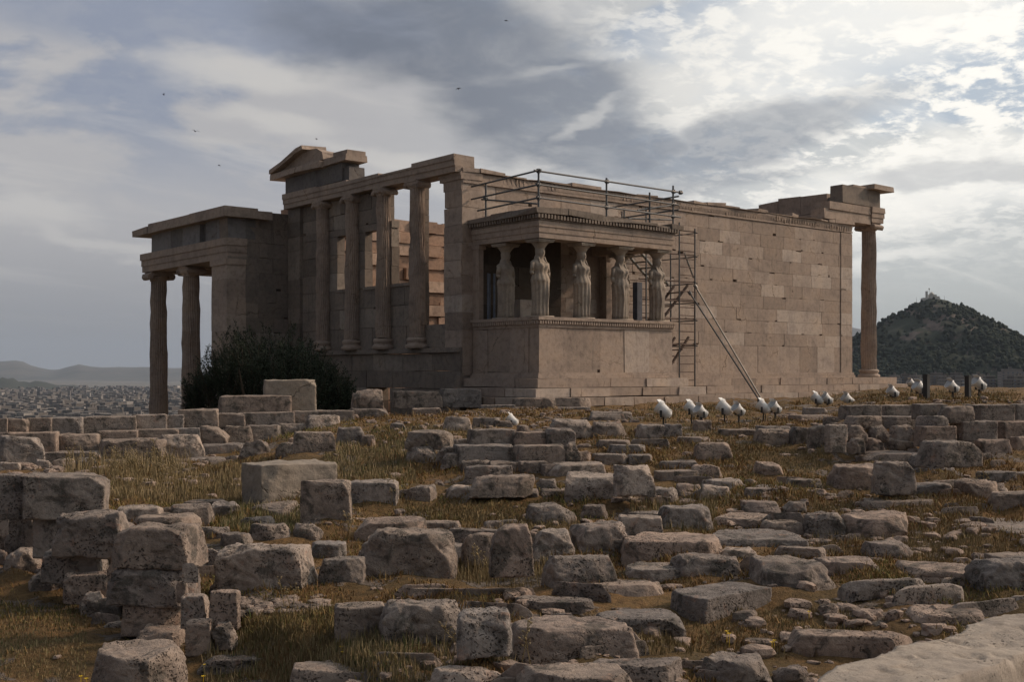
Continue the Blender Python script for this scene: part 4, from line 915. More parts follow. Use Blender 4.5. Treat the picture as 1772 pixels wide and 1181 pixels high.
# ------------------------------------------------------------------ ruin stones
_cube = {}
def cube_grid(n):
    if n in _cube: return _cube[n]
    s = np.linspace(-1, 1, n + 1); s = np.sign(s) * np.abs(s) ** 0.8
    idx = {}; V = []; Fc = []
    def vid(p):
        k = tuple(np.round(p, 5))
        if k not in idx: idx[k] = len(V); V.append(p)
        return idx[k]
    for ax in range(3):
        for sg in (-1, 1):
            for i in range(n):
                for j in range(n):
                    q = []
                    for (a, b) in ((i, j), (i + 1, j), (i + 1, j + 1), (i, j + 1)):
                        p = [0, 0, 0]; p[ax] = sg; p[(ax + 1) % 3] = s[a]; p[(ax + 2) % 3] = s[b]; q.append(vid(tuple(p)))
                    Fc.append(tuple(q) if sg > 0 else tuple(reversed(q)))
    _cube[n] = (np.array(V), Fc); return _cube[n]
def stone_shape(L, D, H, kind, seed, n, stack=False):
    """local vertices of one stone: x long, y deep, z from 0 to H"""
    rs = np.random.default_rng(seed); P, Fc = cube_grid(n); half = np.array([L, D, H]) / 2; mn = half.min()
    rnd = {'b': .09, 'w': .20, 'r': .45, 's': .25, 'm': .03}[kind]
    r = rnd * mn; q = P * half; inner = half - r; c = np.clip(q, -inner, inner); d = q - c; ln = np.linalg.norm(d, axis=1, keepdims=True); v = np.where(ln > 1e-9, c + d / np.maximum(ln, 1e-9) * r, q)
    # slanted top, tapering, skewed outline
    amt = {'b': .5, 'w': 1.0, 'r': 1.3, 's': .8, 'm': .1}[kind] * (.35 if stack else 1)
    zt = v[:, 2] / half[2]
    v[:, 0] *= 1 - .07 * amt * rs.uniform(-.3, 1.2) * zt; v[:, 1] *= 1 - .07 * amt * rs.uniform(-.3, 1.2) * zt
    v[:, 0] += .10 * amt * rs.uniform(-1, 1) * v[:, 1]; v[:, 2] += np.where(zt > 0, 1, 0) * zt * half[2] * (.10 * amt * rs.uniform(-1, 1) * v[:, 0] / half[0] + .06 * amt * rs.uniform(-1, 1) * v[:, 1] / half[1])
    # broken faces
    for _ in range({'b': 5, 'w': 9, 'r': 14, 's': 8, 'm': 4}[kind] - (3 if stack and kind == 'b' else 0)):
        nn = rs.normal(size=3); nn[2] = abs(nn[2]) * .6 + .1; nn /= np.linalg.norm(nn)
        ext = np.abs(nn * half).sum(); o = ext * ({'b': .86, 'w': .76, 'r': .60, 's': .74, 'm': .90}[kind] + rs.uniform(-.08, .1))
        dd = v @ nn - o; v = v - np.maximum(dd, 0)[:, None] * nn * .92
    off = rs.uniform(0, 500, 3); ss = 1.0 / max(.15, min(L, 1.0))
    a1 = {'b': .07, 'w': .11, 'r': .16, 's': .12, 'm': .05}[kind] * mn * 2; 
    dv = np.stack([fbm(v * 1.7 * ss + off + k * 31.3, 3) for k in range(3)], 1); v = v + dv * a1 * .6
    rid = 1 - np.abs(fbm(v * 4.2 * ss + off + 91, 3)); 
    nrm = v / np.maximum(np.linalg.norm(v / half, axis=1, keepdims=True), 1e-6) / half ** 2; nrm /= np.maximum(np.linalg.norm(nrm, axis=1, keepdims=True), 1e-9)
    v = v + nrm * ((rid - .6) * a1 * .6)[:, None]
    if n >= 14:
        hf = fbm(v * 9 + off, 4, .6); v = v + nrm * (hf * min(.022, a1 * .3))[:, None]
        pit = np.maximum(0, vnoise(v * 26 + off + 7) - .35); v = v - nrm * (pit * (.03 if kind != 'm' else .008))[:, None]
    v[:, 2] += half[2]; return v, Fc
def plane_v(px, spec):
    k = (px - CX) / F; ax, c = spec[0], float(spec[2:]); i = 0 if ax == 'x' else 1
    return (c - CAM[i]) / (RT[i] * k + FW[i])
NST = [0]
def stone(x0, y0, x1, y1, kind='w', orient='E', v=None, label='', group=None, name=None, mat='field', dr=None, dmax=1.3, seed=None):
    NST[0] += 1; seed = seed or (NST[0] * 13 + 5)
    cx = (x0 + x1) / 2
    if v is None or v == '-': v0 = solve_v(cx, y1)
    elif isinstance(v, str): v0 = plane_v(cx, v)
    else: v0 = v
    wpx = x1 - x0; n = 9 if wpx < 34 else 14 if wpx < 70 else 22 if wpx < 130 else 32 if wpx < 190 else 42
    yaw = {'E': 0.0, 'N': R(90), 'C': -AZ}.get(orient); yaw = R(float(orient)) if yaw is None else yaw
    yaw += R(random.uniform(-5, 5) if kind in 'wrs' else random.uniform(-1.5, 1.5))
    if dr is None: dr = {'b': .55, 'w': .6, 'r': .75, 's': .8, 'm': .6}[kind]
    ca, sa = math.cos(yaw), math.sin(yaw); rel = yaw + AZ
    wu = wpx / F * v0; L = max(.1, wu / (abs(math.cos(rel)) + dr * abs(math.sin(rel)))); D = min(L * dr, dmax); H = max(.12, (y1 - y0) / F * v0 * .75)
    bz = -(y1 - HY) / F * v0; vc = v0 + .5 * (L * abs(math.sin(rel)) + D * abs(math.cos(rel))); k = (cx - CX) / F; pos = CAM + k * vc * RT + vc * FW; pos[2] = bz
    for rep in range(2):
        base, Fc = stone_shape(L, D, H, kind, seed, n, isinstance(v, str)); sc = np.ones(3)
        for it in range(7):
            q = base * sc; w = np.stack([q[:, 0] * ca - q[:, 1] * sa, q[:, 0] * sa + q[:, 1] * ca, q[:, 2]], 1) + pos
            d = w - CAM; uu = d @ RT; vvv = d @ FW; px = CX + F * uu / vvv; py = HY - F * d[:, 2] / vvv
            a0, a1, b0, b1 = px.min(), px.max(), py.min(), py.max()
            s = np.clip(wpx / (a1 - a0), .6, 1.6); sc[0] *= s; sc[1] = min(sc[1] * s, dmax / D)
            pos = pos + RT * ((cx - (a0 + a1) / 2) / F * vc); nv = vvv.min(); pos = pos + FW * (v0 - nv) * .7; vc += (v0 - nv) * .7
            pos[2] -= (y1 - b1) / F * v0
            hn = H * sc[2] + ((y1 - y0) - (b1 - b0)) / F * vc
            if hn < .35 * H or hn < .1: sc[1] *= .82; sc[0] *= (1 if abs(math.sin(rel)) < .5 else .97); hn = max(hn, .1)
            sc[2] = hn / H
        L, D, H = L * sc[0], D * sc[1], H * sc[2]
    if (v is None or v == '-' or not isinstance(v, str)) and v0 < 21: BUMPS.append((pos[0], pos[1], .75 * max(.2, .5 * (L + D)), min(.12, .30 * H)))
    q = base * sc; q[:, 2] -= np.where(q[:, 2] < H * .12, .07, 0)
    nm = name or {'b': 'stone_block', 'w': 'stone_block', 'r': 'boulder', 's': 'stone_slab', 'm': 'marble_block'}[kind]
    o = mesh_obj(nm, q, Fc, M[mat], None, np.zeros(3), True); o.location = pos; o.rotation_euler = (0, 0, yaw)
    tag(o, label, {'stone_block': 'stone block', 'boulder': 'boulder', 'stone_slab': 'stone slab', 'marble_block': 'marble block'}.get(nm, nm.replace('_', ' ')), GRP.get(group, group), 'thing')
    return o
GRP = {'T': 'stones of the far left terrace wall', 'L': 'stones of the near left wall', 'M': 'stones scattered in the middle of the ruins', 'R': 'stones of the right terrace wall', 'F': 'blocks of the front foundation rows', 'K': 'stones scattered on the right'}
TABLE = """
-2 724 11 748|b|-24|y=-5.0|T|sliver of a dark block at the photo's left edge in the terrace wall top course
8 723 49 747|w|-24|y=-5.0|T|rounded block near the left edge in the top course of the terrace wall
46 722 88 747|b|-24|y=-5.0|T|block split by a vertical crack in the top course, left of the short flat one
85 721 142 749|b|-24|y=-5.0|T|block with an arched crack on its face in the terrace wall top course
139 719 234 749|b|-24|y=-5.0|T|long smooth block of the top course under the distant city, left of the first column
231 716 287 742|b|-24|y=-5.0|T|dark block of the top course directly under the left porch column
284 717 316 740|b|-24|y=-5.0|T|small dark block of the top course between the two left porch columns
310 706 376 740|b|-24|y=-5.1|T|tall pale block of the top course under the second porch column
372 714 422 735|w|-24|y=-5.0|T|low dark block of the top course just left of the bush's long slab
414 712 508 736|b|-24|y=-5.1|T|long dark base block right under the pale slab before the bush
504 709 611 736|b|-24|y=-5.1|T|long base block to the right of the upright block before the bush
380 683 502 713|b|-24|y=-4.6|T|long pale slab lying flat in front of the dark bush
455 656 548 710|m|-24|y=-4.3|T|upright pale block with a dark vertical stain in front of the bush
607 673 664 708|r|-24|y=-4.6|T|pointed stone like a gable standing upright before the small doorway
605 706 669 752|b|-24|y=-4.9|T|tall squared block carrying the pointed stone
-2 746 102 782|b|-24|y=-5.6|T|long flat block at the left edge in the second course of the terrace wall
97 749 172 779|w|-24|y=-5.6|T|dark rounded block of the second course under the long smooth top block
170 744 237 762|b|-24|y=-5.6|T|flat block of the second course behind the big broken slab
232 741 307 762|b|-24|y=-5.6|T|flat pale block of the second course under the left porch column
302 740 344 762|b|-24|y=-5.6|T|small squared block of the second course under the second porch column
336 736 398 767|r|-24|y=-5.7|T|bulging brown boulder of the second course right of the small squared block
386 736 436 767|w|-24|y=-5.6|T|irregular overhanging block of the second course right of the bulging boulder
425 734 484 766|w|-24|y=-5.6|T|undercut block with a dark hollow below it in the second course
477 732 533 762|w|-24|y=-5.6|T|cracked block of the second course left of the pale rounded boulder
524 717 590 748|r|-24|y=-5.9|T|pale boulder with a grooved right end perched on the right end of the second course
-2 753 76 802|w|-24|y=-7.0|T|big rough block at the left edge standing out before the terrace wall
172 757 286 796|w|-24|y=-6.6|T|big broken brown slab leaning before the second course, left half of a pair
278 751 352 791|w|-24|y=-6.6|T|reddish block with a ragged right corner, right half of the leaning pair
72 779 177 800|b|-24|y=-6.3|T|low long course block between the rough edge block and the broken slab
338 765 422 792|w|-24|y=-6.2|T|dark recessed block of the third course right of the ragged reddish one
-2 799 36 822|w|-24|y=-7.6|T|low stone at the left edge under the big rough block
28 800 64 820|w|-24|y=-7.6|T|second low stone beneath the big rough block at the left
59 794 92 818|r|-24|y=-7.5|T|small rubble stone left of the tall dry stalks under the terrace wall
84 792 134 818|r|-24|y=-7.5|T|larger rubble stone behind the left dry stalks
128 791 172 816|r|-24|y=-7.5|T|pitted rubble stone behind the middle of the dry stalks
168 794 238 820|r|-24|y=-7.4|T|dark rubble stone under the big broken slab
234 796 318 822|r|-24|y=-7.4|T|rubble stone under the ragged reddish block
312 790 394 818|r|-24|y=-7.6|T|wide rough boulder at the foot of the third course right of the stalks
386 788 426 814|r|-24|y=-7.6|T|small rough boulder beside the double boulder
412 761 470 803|r|C|-|T|pale lumpy double boulder standing left above the marble block
476 764 556 795|s|C|-|T|dark sloping slab behind the marble block
510 746 578 774|b|-24|16.9|T|squared pale stone lying on the sloping slab below the perched boulder
584 738 629 769|w|-24|-|T|rounded grey block in the grass left of the pointed stone's base
623 753 650 770|s|C|-|T|little flat stone at the foot of the pointed stone's base
417 794 584 879|m|-4|-|M|large squared marble block with a bright weathered top and a moulded upper edge
519 829 610 909|b|C|-|M|blue grey squared block with a black stain, standing before the marble block
598 828 692 897|b|C|15.0|M|dark grey block leaning against the right side of the black stained one
701 838 757 870|r|C|-|M|low dark rock alone in the grass right of the dark grey block
768 838 832 866|r|C|-|M|dark rock under the brown boulder left of centre
700 743 786 774|s|C|18.8|M|pale flat slab on top of the left end of the central rubble wall
674 731 706 750|r|C|-|M|small rough rock behind grass before the temple foundation
711 705 766 742|b|-29|y=-5.2|M|squared block of the foundation right of the small doorway
764 720 819 752|r|-29|-|M|round pale boulder in front of the temple foundation, left of centre
678 676 766 703|b|-29|y=-1.6|M|low foundation block right beside the small lit doorway
761 672 834 702|b|-29|y=-1.8|M|foundation block with a sloped left shoulder under the corner pier
828 700 892 716|b|-29|y=-4.6|M|dark flat foundation block left of the pale rounded ones
816 722 866 744|w|-29|-|M|pale lumpy stone left of the little half hidden floodlight
853 727 888 746|w|-29|-|M|small grey stone beneath the little half hidden floodlight
886 688 962 703|w|-29|y=-4.5|M|pale rounded foundation slab under the porch corner, left one of two
928 687 1023 704|w|-29|y=-4.4|M|long pale foundation slab with a rounded right end under the statue porch
916 703 1022 722|b|-29|y=-4.9|M|long dark slab under the two pale foundation slabs
858 704 932 720|b|-29|y=-4.9|M|dark course block left of the long dark slab under the porch
1018 711 1096 728|s|C|-|M|thin flat slab in the grass right of the foundation slabs
807 741 894 769|b|-29|18.6|M|pale top block of the central rubble wall, left one
884 746 962 769|w|-29|18.6|M|wedge shaped top stone of the central wall with a sloping upper edge
893 735 918 748|r|-29|18.9|M|fist like little stone perched on the wedge shaped one
942 740 997 768|w|-29|18.6|M|rounded grey block at the right end of the central wall top
948 724 1032 757|r|-29|-|M|low broad boulder behind the central wall, left of two
1020 728 1085 757|r|-29|-|M|long sloping boulder behind the central wall, right of two
784 767 894 797|b|-29|18.1|M|long block of the second course of the central wall
887 768 980 797|b|-29|17.8|M|block with a jagged light top edge in the second course of the central wall
972 764 1008 796|r|-29|17.9|M|cracked boulder closing the central wall's second course on the right
994 780 1024 803|r|-29|-|M|small pale stone against the right end of the central wall
702 770 760 806|r|C|-|M|dark shadowed rubble stone at the left foot of the central wall
752 772 800 812|r|C|-|M|dark rubble stone in the middle of the central wall's left face
794 795 852 822|w|-29|-|M|dark mossy rubble stone below the central wall's long block
844 796 904 824|w|-29|-|M|shadowed block below the central wall between long block and jagged block
896 797 948 827|b|-29|-|M|dark upright block in the lowest course of the central wall
940 798 1052 832|w|-29|-|M|long dark mossy slab running right from the central wall's foot
802 804 892 840|w|-29|-|M|reddish block with a light straight top edge left of centre
811 820 926 854|r|-29|15.2|M|brown black boulder heaped under the reddish block
815 848 864 870|r|C|-|M|flat pale purple rock below the brown black boulder
906 845 936 867|r|C|-|M|small pinkish stone right of the flat purple rock
927 828 970 863|r|C|-|M|pale wedge of rock leaning with veins left of the big central block
976 815 1096 877|w|C|-|M|big squared brown grey block right of the photo's centre with rough vertical joints
1060 804 1136 852|r|C|14.6|M|large rounded grey boulder tucked behind the big squared block
1004 872 1052 897|r|C|-|M|dark flat stone wedged under the big squared block
909 869 998 909|r|C|-|M|dark triangular boulder in front and left of the big squared block
1022 784 1087 802|w|-29|-|M|low pinkish stone in the grass right of the central wall
1084 785 1131 802|s|C|-|M|low flat pinkish stone with a level top, right of its twin
1131 812 1212 838|b|-29|-|M|low squared block with a pink top right of the rounded grey boulder
1196 803 1252 836|r|C|-|M|grey pointed boulder leaning right beside the low pink topped block
1098 733 1160 760|w|-29|-|M|grey block in the grass below the first floodlight
1146 733 1181 760|w|-29|-|M|dark squared stone beside the grey block below the left floodlight pair
1198 726 1232 746|s|C|-|M|small pink stone beneath the left floodlight pair
1200 765 1268 792|s|C|-|M|dark low slab at the left end of the right terrace rubble
1122 842 1174 870|r|C|-|M|mossy rock below the rounded grey boulder
1166 836 1214 862|r|C|-|M|small grey rock between the mossy rock and the lumpy boulders
1096 740 1140 752|s|C|-|K|thin flat stone in grass under the first floodlight
1170 755 1232 768|s|C|-|K|thin pale strip of stone in the grass below the middle floodlights
1090 760 1160 772|s|C|-|K|long thin stone level with the grass left of the pale strip
1030 760 1092 775|s|C|-|K|low stone in grass right of the central wall's rounded end
1240 742 1312 756|s|C|-|R|flat slab below the middle floodlight pair
1307 736 1372 752|s|C|-|R|flat pale slab below the raking poles' floodlights
1387 704 1432 722|s|C|-|R|thin pale slab lying tilted left of the right terrace wall
1364 717 1442 732|b|-24|-|R|low course stone at the terrace wall's stepped left end
1426 721 1466 738|b|-24|-|R|end stone of the second terrace course
1305 740 1374 771|w|-24|-|R|left rubble stone of the low front terrace wall
1366 738 1404 772|w|-24|-|R|second rubble stone of the low front terrace wall, darker and square
1398 735 1435 774|w|-24|-|R|third rubble stone of the low front terrace wall beside the stone pier
1429 734 1464 757|b|-24|y=-16.6|R|upper block of the little stone pier in the terrace wall
1430 755 1462 777|b|-24|y=-16.6|R|lower pale block of the little stone pier
1453 700 1523 721|b|-24|y=-16.0|R|top course block at the left corner of the right terrace wall
1519 700 1585 721|b|-24|y=-16.0|R|second top course block of the right terrace wall, dark and smooth
1461 719 1524 736|w|-24|y=-16.3|R|second course rubble left of centre in the right terrace wall
1518 719 1590 736|w|-24|y=-16.3|R|second course rubble just left of the blue grey corner block
1462 735 1502 760|r|-24|y=-16.5|R|rounded dark rubble in the third terrace course beside the pier
1496 735 1540 760|r|-24|y=-16.5|R|rubble stone in the middle of the third terrace course
1534 734 1588 762|r|-24|y=-16.5|R|rubble stone at the right end of the third terrace course
1461 757 1498 780|r|-24|y=-16.6|R|small rubble at the terrace wall's foot beside the pier
1492 757 1532 781|r|-24|y=-16.6|R|pale rubble at the terrace wall's foot, second from the pier
1526 757 1588 782|r|-24|y=-16.6|R|wide rubble at the terrace wall's foot, third from the pier
1580 698 1638 720|b|-24|y=-16.9|R|top block right of the corner in the terrace wall
1622 702 1684 727|w|-24|y=-17.4|R|chamfered pale block standing forward in the top terrace course
1674 699 1754 727|b|-24|y=-17.2|R|long dark top block near the right edge of the terrace
1746 698 1794 727|b|-24|y=-17.2|R|top block cut by the photo's right edge on the terrace
1584 719 1642 739|r|-24|y=-17.4|R|reddish lens shaped boulder in the terrace wall
1584 736 1653 768|b|-24|y=-17.5|R|blue grey squared corner block with an upright left edge
1646 727 1724 757|b|-24|y=-17.6|R|broad block of the second course right of the blue grey corner block
1718 727 1794 757|b|-24|y=-17.6|R|second course block cut by the right edge
1481 779 1605 802|s|C|-|R|long low pale slab in front of the right terrace wall
1570 783 1652 827|r|-24|-|R|pale pitted boulder right of the two thick flat topped blocks
1586 760 1698 802|w|-24|14.9|R|large brown pitted block with a broad flat top on the right
1688 759 1750 795|w|-24|-|R|dark squarish block right of the large brown pitted one
1735 755 1794 789|w|-24|-|R|block cut by the right edge beyond the dark squarish one
1429 801 1533 854|w|C|-|K|thick block with a flat pale top tapering down, left one of two side by side
1506 797 1586 850|w|C|14.6|K|thick block with a flat triangular pale top, right one of two side by side
1300 798 1356 826|r|C|-|K|lone humped reddish rock on the bare grass
1357 827 1425 857|w|C|-|K|dark oblong stone left below the thick flat topped pair
1291 838 1354 867|r|C|-|K|dark mossy rock with a level top left of the dark oblong stone
1212 826 1290 854|r|C|-|K|lumpy grey boulder heap, upper stone
1208 838 1266 870|r|C|-|K|lumpy grey boulder heap, lower left stone
1420 853 1450 868|r|C|-|K|small round stone under the thick flat topped pair
1553 834 1652 874|w|-29|-|K|pinkish block with a smooth sloping top above the pale wide slab
1646 827 1738 874|r|-29|-|K|dark heavily pitted block with an uneven top beside the smooth pinkish one
1688 814 1762 842|b|-29|-|K|pale flat topped block behind the dark pitted one
1752 816 1794 836|r|-29|-|K|stone at the right edge behind the smooth dark block
1706 849 1800 896|b|C|-|K|smooth dark squared block at the right edge
1676 874 1712 892|r|C|-|K|small pale stone left of the smooth dark edge block
1482 859 1620 895|w|-29|-|K|wide low rough slab with brown patches in the right middle
1278 865 1357 895|r|C|-|K|lens shaped grey rock with veins right of centre
1350 867 1400 895|r|C|-|K|small split rock right of the lens shaped one
1234 886 1332 916|s|20|-|K|thin dark edged slab tilted over a hollow in the grass
1313 899 1392 926|s|C|-|K|flat pale pinkish slab below the split rock
1386 884 1470 930|r|C|-|K|dark left hump of the big twin boulders on the right
1440 883 1573 932|r|C|13.0|K|big broad rounded boulder with a pitted crown on the right
1560 892 1596 914|r|C|-|K|low stone behind the pitted broad boulder
1620 895 1800 941|s|12|-|K|long sloping bedrock slab climbing to the right edge
1488 935 1584 967|r|C|-|K|oblong grey rock alone in dry grass on the right
1394 962 1540 1012|r|C|-|K|dark smooth boulder lying low in the grass right of the big pale rock
1153 956 1284 1012|r|C|-|K|greenish mossy boulder right of the lower centre
1226 915 1404 958|s|C|-|K|long flat pale boulder slab behind the greenish one
1240 946 1318 982|r|C|-|K|grey wedge between the greenish boulder and the long flat slab
1292 960 1452 1040|r|C|-|K|big pale knobbly rock with pitted right shoulder
1072 920 1254 984|s|C|-|F|large flat pitted slab with a sloping light top right of the front row
1129 872 1235 922|w|-29|-|F|broad greenish grey block with a slanting top behind the pitted slab
1068 890 1150 943|b|C|-|F|squared pinkish block with a notched right side
1159 1007 1337 1076|b|E|-|F|long dark smooth block with a broken right end in the lower right middle
935 959 1081 1037|w|-29|-|F|long narrow pitted kerb stone running away behind the flat slab
978 1002 1150 1042|s|C|-|F|thin flat grey slab lying in the grass
1080 972 1200 1010|s|C|-|F|low flat grassy stone between the kerb stone and the greenish boulder
1024 1053 1188 1098|s|C|-|F|pitted slab with a round black hole at its right end
890 1030 1030 1066|s|C|-|F|low flat stone with dry grass over it behind the front slab
700 1018 930 1046|s|C|-|F|long flat level stone strip with yellow flowers behind the front blocks
578 1041 675 1124|b|-29|-|F|dark upright block at the left end of the nearest front row
655 1036 799 1138|w|-29|-|F|big pitted block second in the nearest front row with a bright top
789 1050 887 1126|w|-29|7.75|F|dark pitted block third in the nearest front row
869 1064 1109 1162|w|-29|-|F|largest block of the nearest front row with a cracked light top
369 939 553 1037|w|C|-|F|large rounded front block with a peaked right corner, left end of the second row
550 962 634 1026|w|C|-|F|smaller smooth block between the peaked and the large pale front block
616 912 794 1012|w|C|-|F|largest squared block of the second front row with a slanting top
797 921 865 996|w|-29|-|F|narrow upright mossy block right of the largest squared one
845 906 925 987|w|-29|9.9|F|pointed upright block with light veins in the second front row
917 914 997 977|w|-29|-|F|pitted block with many black holes in the second front row
985 900 1086 972|w|-29|-|F|right end block of the second front row with an overgrown face
538 935 600 962|s|C|-|F|thin slab behind the smaller smooth front block
612 893 740 932|s|C|-|F|long slanting slab under the black stained block
716 900 800 922|s|C|-|F|low grey slab behind the largest squared block's right end
505 905 560 934|r|C|-|F|dark rock under the black stained block
380 920 440 948|r|C|-|F|mossy low rock left of the peaked block
430 905 508 938|r|C|-|F|low grassy rock behind the peaked block
360 1013 420 1030|r|C|-|F|small flat pale stone on top of the low rubble beside the stack
193 903 361 974|w|C|x=-17.1|L|top stone of the stacked pier, wide with a light rough right end
184 965 348 1040|w|C|x=-17.15|L|second stone from the top of the stacked pier
208 1033 318 1090|w|C|x=-17.15|L|third stone from the top of the stacked pier, shorter and undercut
156 1031 220 1092|r|C|x=-17.1|L|rough stone left of the pier's third stone
228 1077 326 1128|r|C|x=-17.2|L|pale wedge at the bottom right of the stacked pier
172 1073 256 1126|r|C|x=-17.2|L|dark rubble at the bottom left of the stacked pier
312 1027 364 1074|b|C|9.3|L|blue grey square stone right of the stacked pier, left one
361 1020 417 1076|b|C|9.2|L|square stone with an upright left edge right of the stacked pier, right one
320 1070 370 1122|b|C|9.1|L|narrow stone beneath the left square stone beside the pier
366 1074 412 1112|r|C|9.1|L|shadowed rubble beneath the right square stone beside the pier
89 881 234 956|w|C|x=-17.1|L|large rounded block with a red brown scar in the near left wall
56 885 106 956|b|C|x=-17.05|L|narrow upright block left of the scarred one
14 885 69 954|b|C|x=-17.05|L|squared upright block second from the left edge in the near left wall
-10 884 23 927|b|C|x=-17.05|L|upper stone at the left edge of the near left wall
-10 921 24 958|b|C|x=-17.05|L|middle stone at the left edge of the near left wall
38 817 191 889|b|-29|12.0|L|long smooth squared block with a straight top crowning the near left wall
-8 819 50 889|b|-29|12.05|L|weathered squared block left of the long crowning one at the photo's edge
186 873 288 910|w|-29|-|L|pale broken block behind the pier with a hollow in its face
70 947 194 1000|w|C|x=-17.15|L|flat stone directly below the scarred block
4 947 80 992|r|C|x=-17.15|L|round pale stone below the squared upright block
-10 951 18 992|r|C|x=-17.15|L|lower stone at the left edge of the near left wall
108 987 202 1034|w|C|x=-17.2|L|stone with pale patches below the flat stone, beside the pier
48 984 118 1028|r|C|x=-17.2|L|bulging stone in the lowest course of the near left wall
-8 985 60 1016|r|C|x=-17.2|L|low dark stone in the lowest course at the left edge
136 1023 190 1072|r|C|x=-17.2|L|dark stone at the foot of the wall left of the pier's rubble
156 1106 326 1200|r|C|7.7|L|big craggy boulder with a pointed top at the bottom left
290 870 372 905|s|C|-|L|low mossy stone strip in the grass behind the pier
360 866 420 892|r|C|-|L|mossy low stone in the green weeds left of the black stained block
412 893 480 915|r|C|-|L|dark mossy stone at the foot of the marble block
340 1130 512 1166|s|C|-|F|flat grassy stone near the bottom edge right of the craggy boulder
500 1138 704 1196|s|C|-|F|broad flat slab cut by the bottom edge, left of the smooth pale stone
742 1151 868 1200|r|C|-|F|smooth pale rounded stone at the bottom edge
640 1134 760 1158|s|C|-|F|low reddish slab lying in grass near the bottom edge
1106 1143 1248 1172|s|C|-|K|thin pale bedrock tongue near the bottom edge
1208 1127 1340 1190|r|C|-|K|pale craggy rock near the bottom edge right of the tongue
1336 1150 1400 1184|r|C|-|K|small pale rock between the craggy rock and the bright paving slab
1560 1046 1712 1094|s|C|-|K|pale bedrock hump behind the bright paving slab
1360 1088 1580 1132|s|C|-|K|long low pale bedrock strip beside the bright paving slab
1662 962 1810 1040|s|C|-|K|veined grey bedrock outcrop at the right edge
1700 955 1810 990|s|C|-|K|upper grey bedrock outcrop at the right edge
1740 1030 1800 1056|r|C|-|K|small rock at the right edge above the bright paving slab
"""
for ln in TABLE.strip().splitlines():
    a, kind, orient, v, grp, lab = ln.split('|'); x0, y0, x1, y1 = map(float, a.split())
    if grp in 'TR' and kind in 'bw': x0 -= 3; x1 += 3
    vv_ = None if v == '-' else v if '=' in v else float(v)
    mat = {'m': 'pale'}.get(kind, 'field')
    o = stone(x0, y0, x1, y1, kind, orient, vv_, lab, grp, mat=mat, dmax=.8 if grp in 'TRL' else 1.3)
for row, (ya, yb) in enumerate(((905, 945), (950, 990), (992, 1030), (1034, 1075), (1078, 1118))):
    for k_ in range(9):
        xa = -10 + k_ * 42 + 9 * (row % 2); xb = xa + random.uniform(40, 60); sl_ = (xa - 160) * .30
        if xb > 345 or (row < 1 and xb > 230): continue
        stone(xa, ya + sl_ * .6, xb, yb + sl_ * .6 + 6, 'r', 'C', 'x=-16.75', 'shadowed rubble stone packed in the heart of the near left wall', 'rubble packed behind the near left wall', 'rubble_stone')
gz2 = G(g[:, 0], g[:, 1]); co = np.stack([gx, gy, gz2], 1); GROUND.data.vertices.foreach_set('co', co.ravel()); GROUND.data.update()
for k_ in range(44):
    px = random.uniform(-6, 330); row = random.choice((948, 985, 1022, 1060)); py = row + (px - 160) * .28 + random.uniform(-6, 6); w_ = random.uniform(16, 36); hgt = random.uniform(11, 22)
    if py > 1120: continue
    stone(px - w_ / 2, py - hgt, px + w_ / 2, py + 3, 'r', 'C', 'x=-17.0', 'little wedge stone chinked between the big blocks of the near left wall', 'wedge stones chinked into the near left wall', 'wedge_stone')
# small unnoticed stones tucked under and between the larger ones
bm_ = __import__('bmesh').new(); __import__('bmesh').ops.create_icosphere(bm_, subdivisions=2, radius=1.0)
ICO2 = np.array([v.co[:] for v in bm_.verts]); ICOF2 = [tuple(v.index for v in f.verts) for f in bm_.faces]; bm_.free()
def rubble(nm, pts, rad):
    n = len(pts); nv = len(ICO2); off = RNG.uniform(0, 900, (n, 1, 3)); base = np.broadcast_to(ICO2[None], (n, nv, 3))
    r_ = 1 + .38 * vnoise((base * 1.3 + off).reshape(-1, 3)).reshape(n, nv, 1) + .12 * vnoise((base * 3.1 + off).reshape(-1, 3)).reshape(n, nv, 1)
    q = np.sign(base) * np.abs(base) ** .75; an = np.stack([RNG.uniform(.8, 1.5, n), RNG.uniform(.7, 1.2, n), RNG.uniform(.35, .75, n)], 1); a = RNG.uniform(0, 6.28, n)
    q = q * r_ * rad[:, None, None] * an[:, None, :]; ca, sa = np.cos(a)[:, None], np.sin(a)[:, None]
    v = (np.stack([q[..., 0] * ca - q[..., 1] * sa, q[..., 0] * sa + q[..., 1] * ca, q[..., 2]], 2) + pts[:, None, :]).reshape(-1, 3)
    return tag(mesh_obj(nm, v, [tuple(i + b * nv for i in q_) for b in range(n) for q_ in ICOF2], M['field']), kind='stuff')
n = 9500; v = np.exp(RNG.uniform(math.log(6.3), math.log(29), n)); u = RNG.uniform(-.47, .47, n) * v; x, y = uv2w(u, v)
keep = (fbm(np.stack([x * .45, y * .45, x * 0], 1), 3) + RNG.uniform(-.5, .5, n) > .12) & ~((y > -4.6) & (x < 7))
u, v, x, y = u[keep], v[keep], x[keep], y[keep]; z = G(u, v); r = .012 * np.exp(RNG.exponential(.75, len(u))); r = np.minimum(r * (1 + v * .03), .085)
rubble('gravel', np.stack([x, y, z + r * .15], 1), r)
k_ = 0
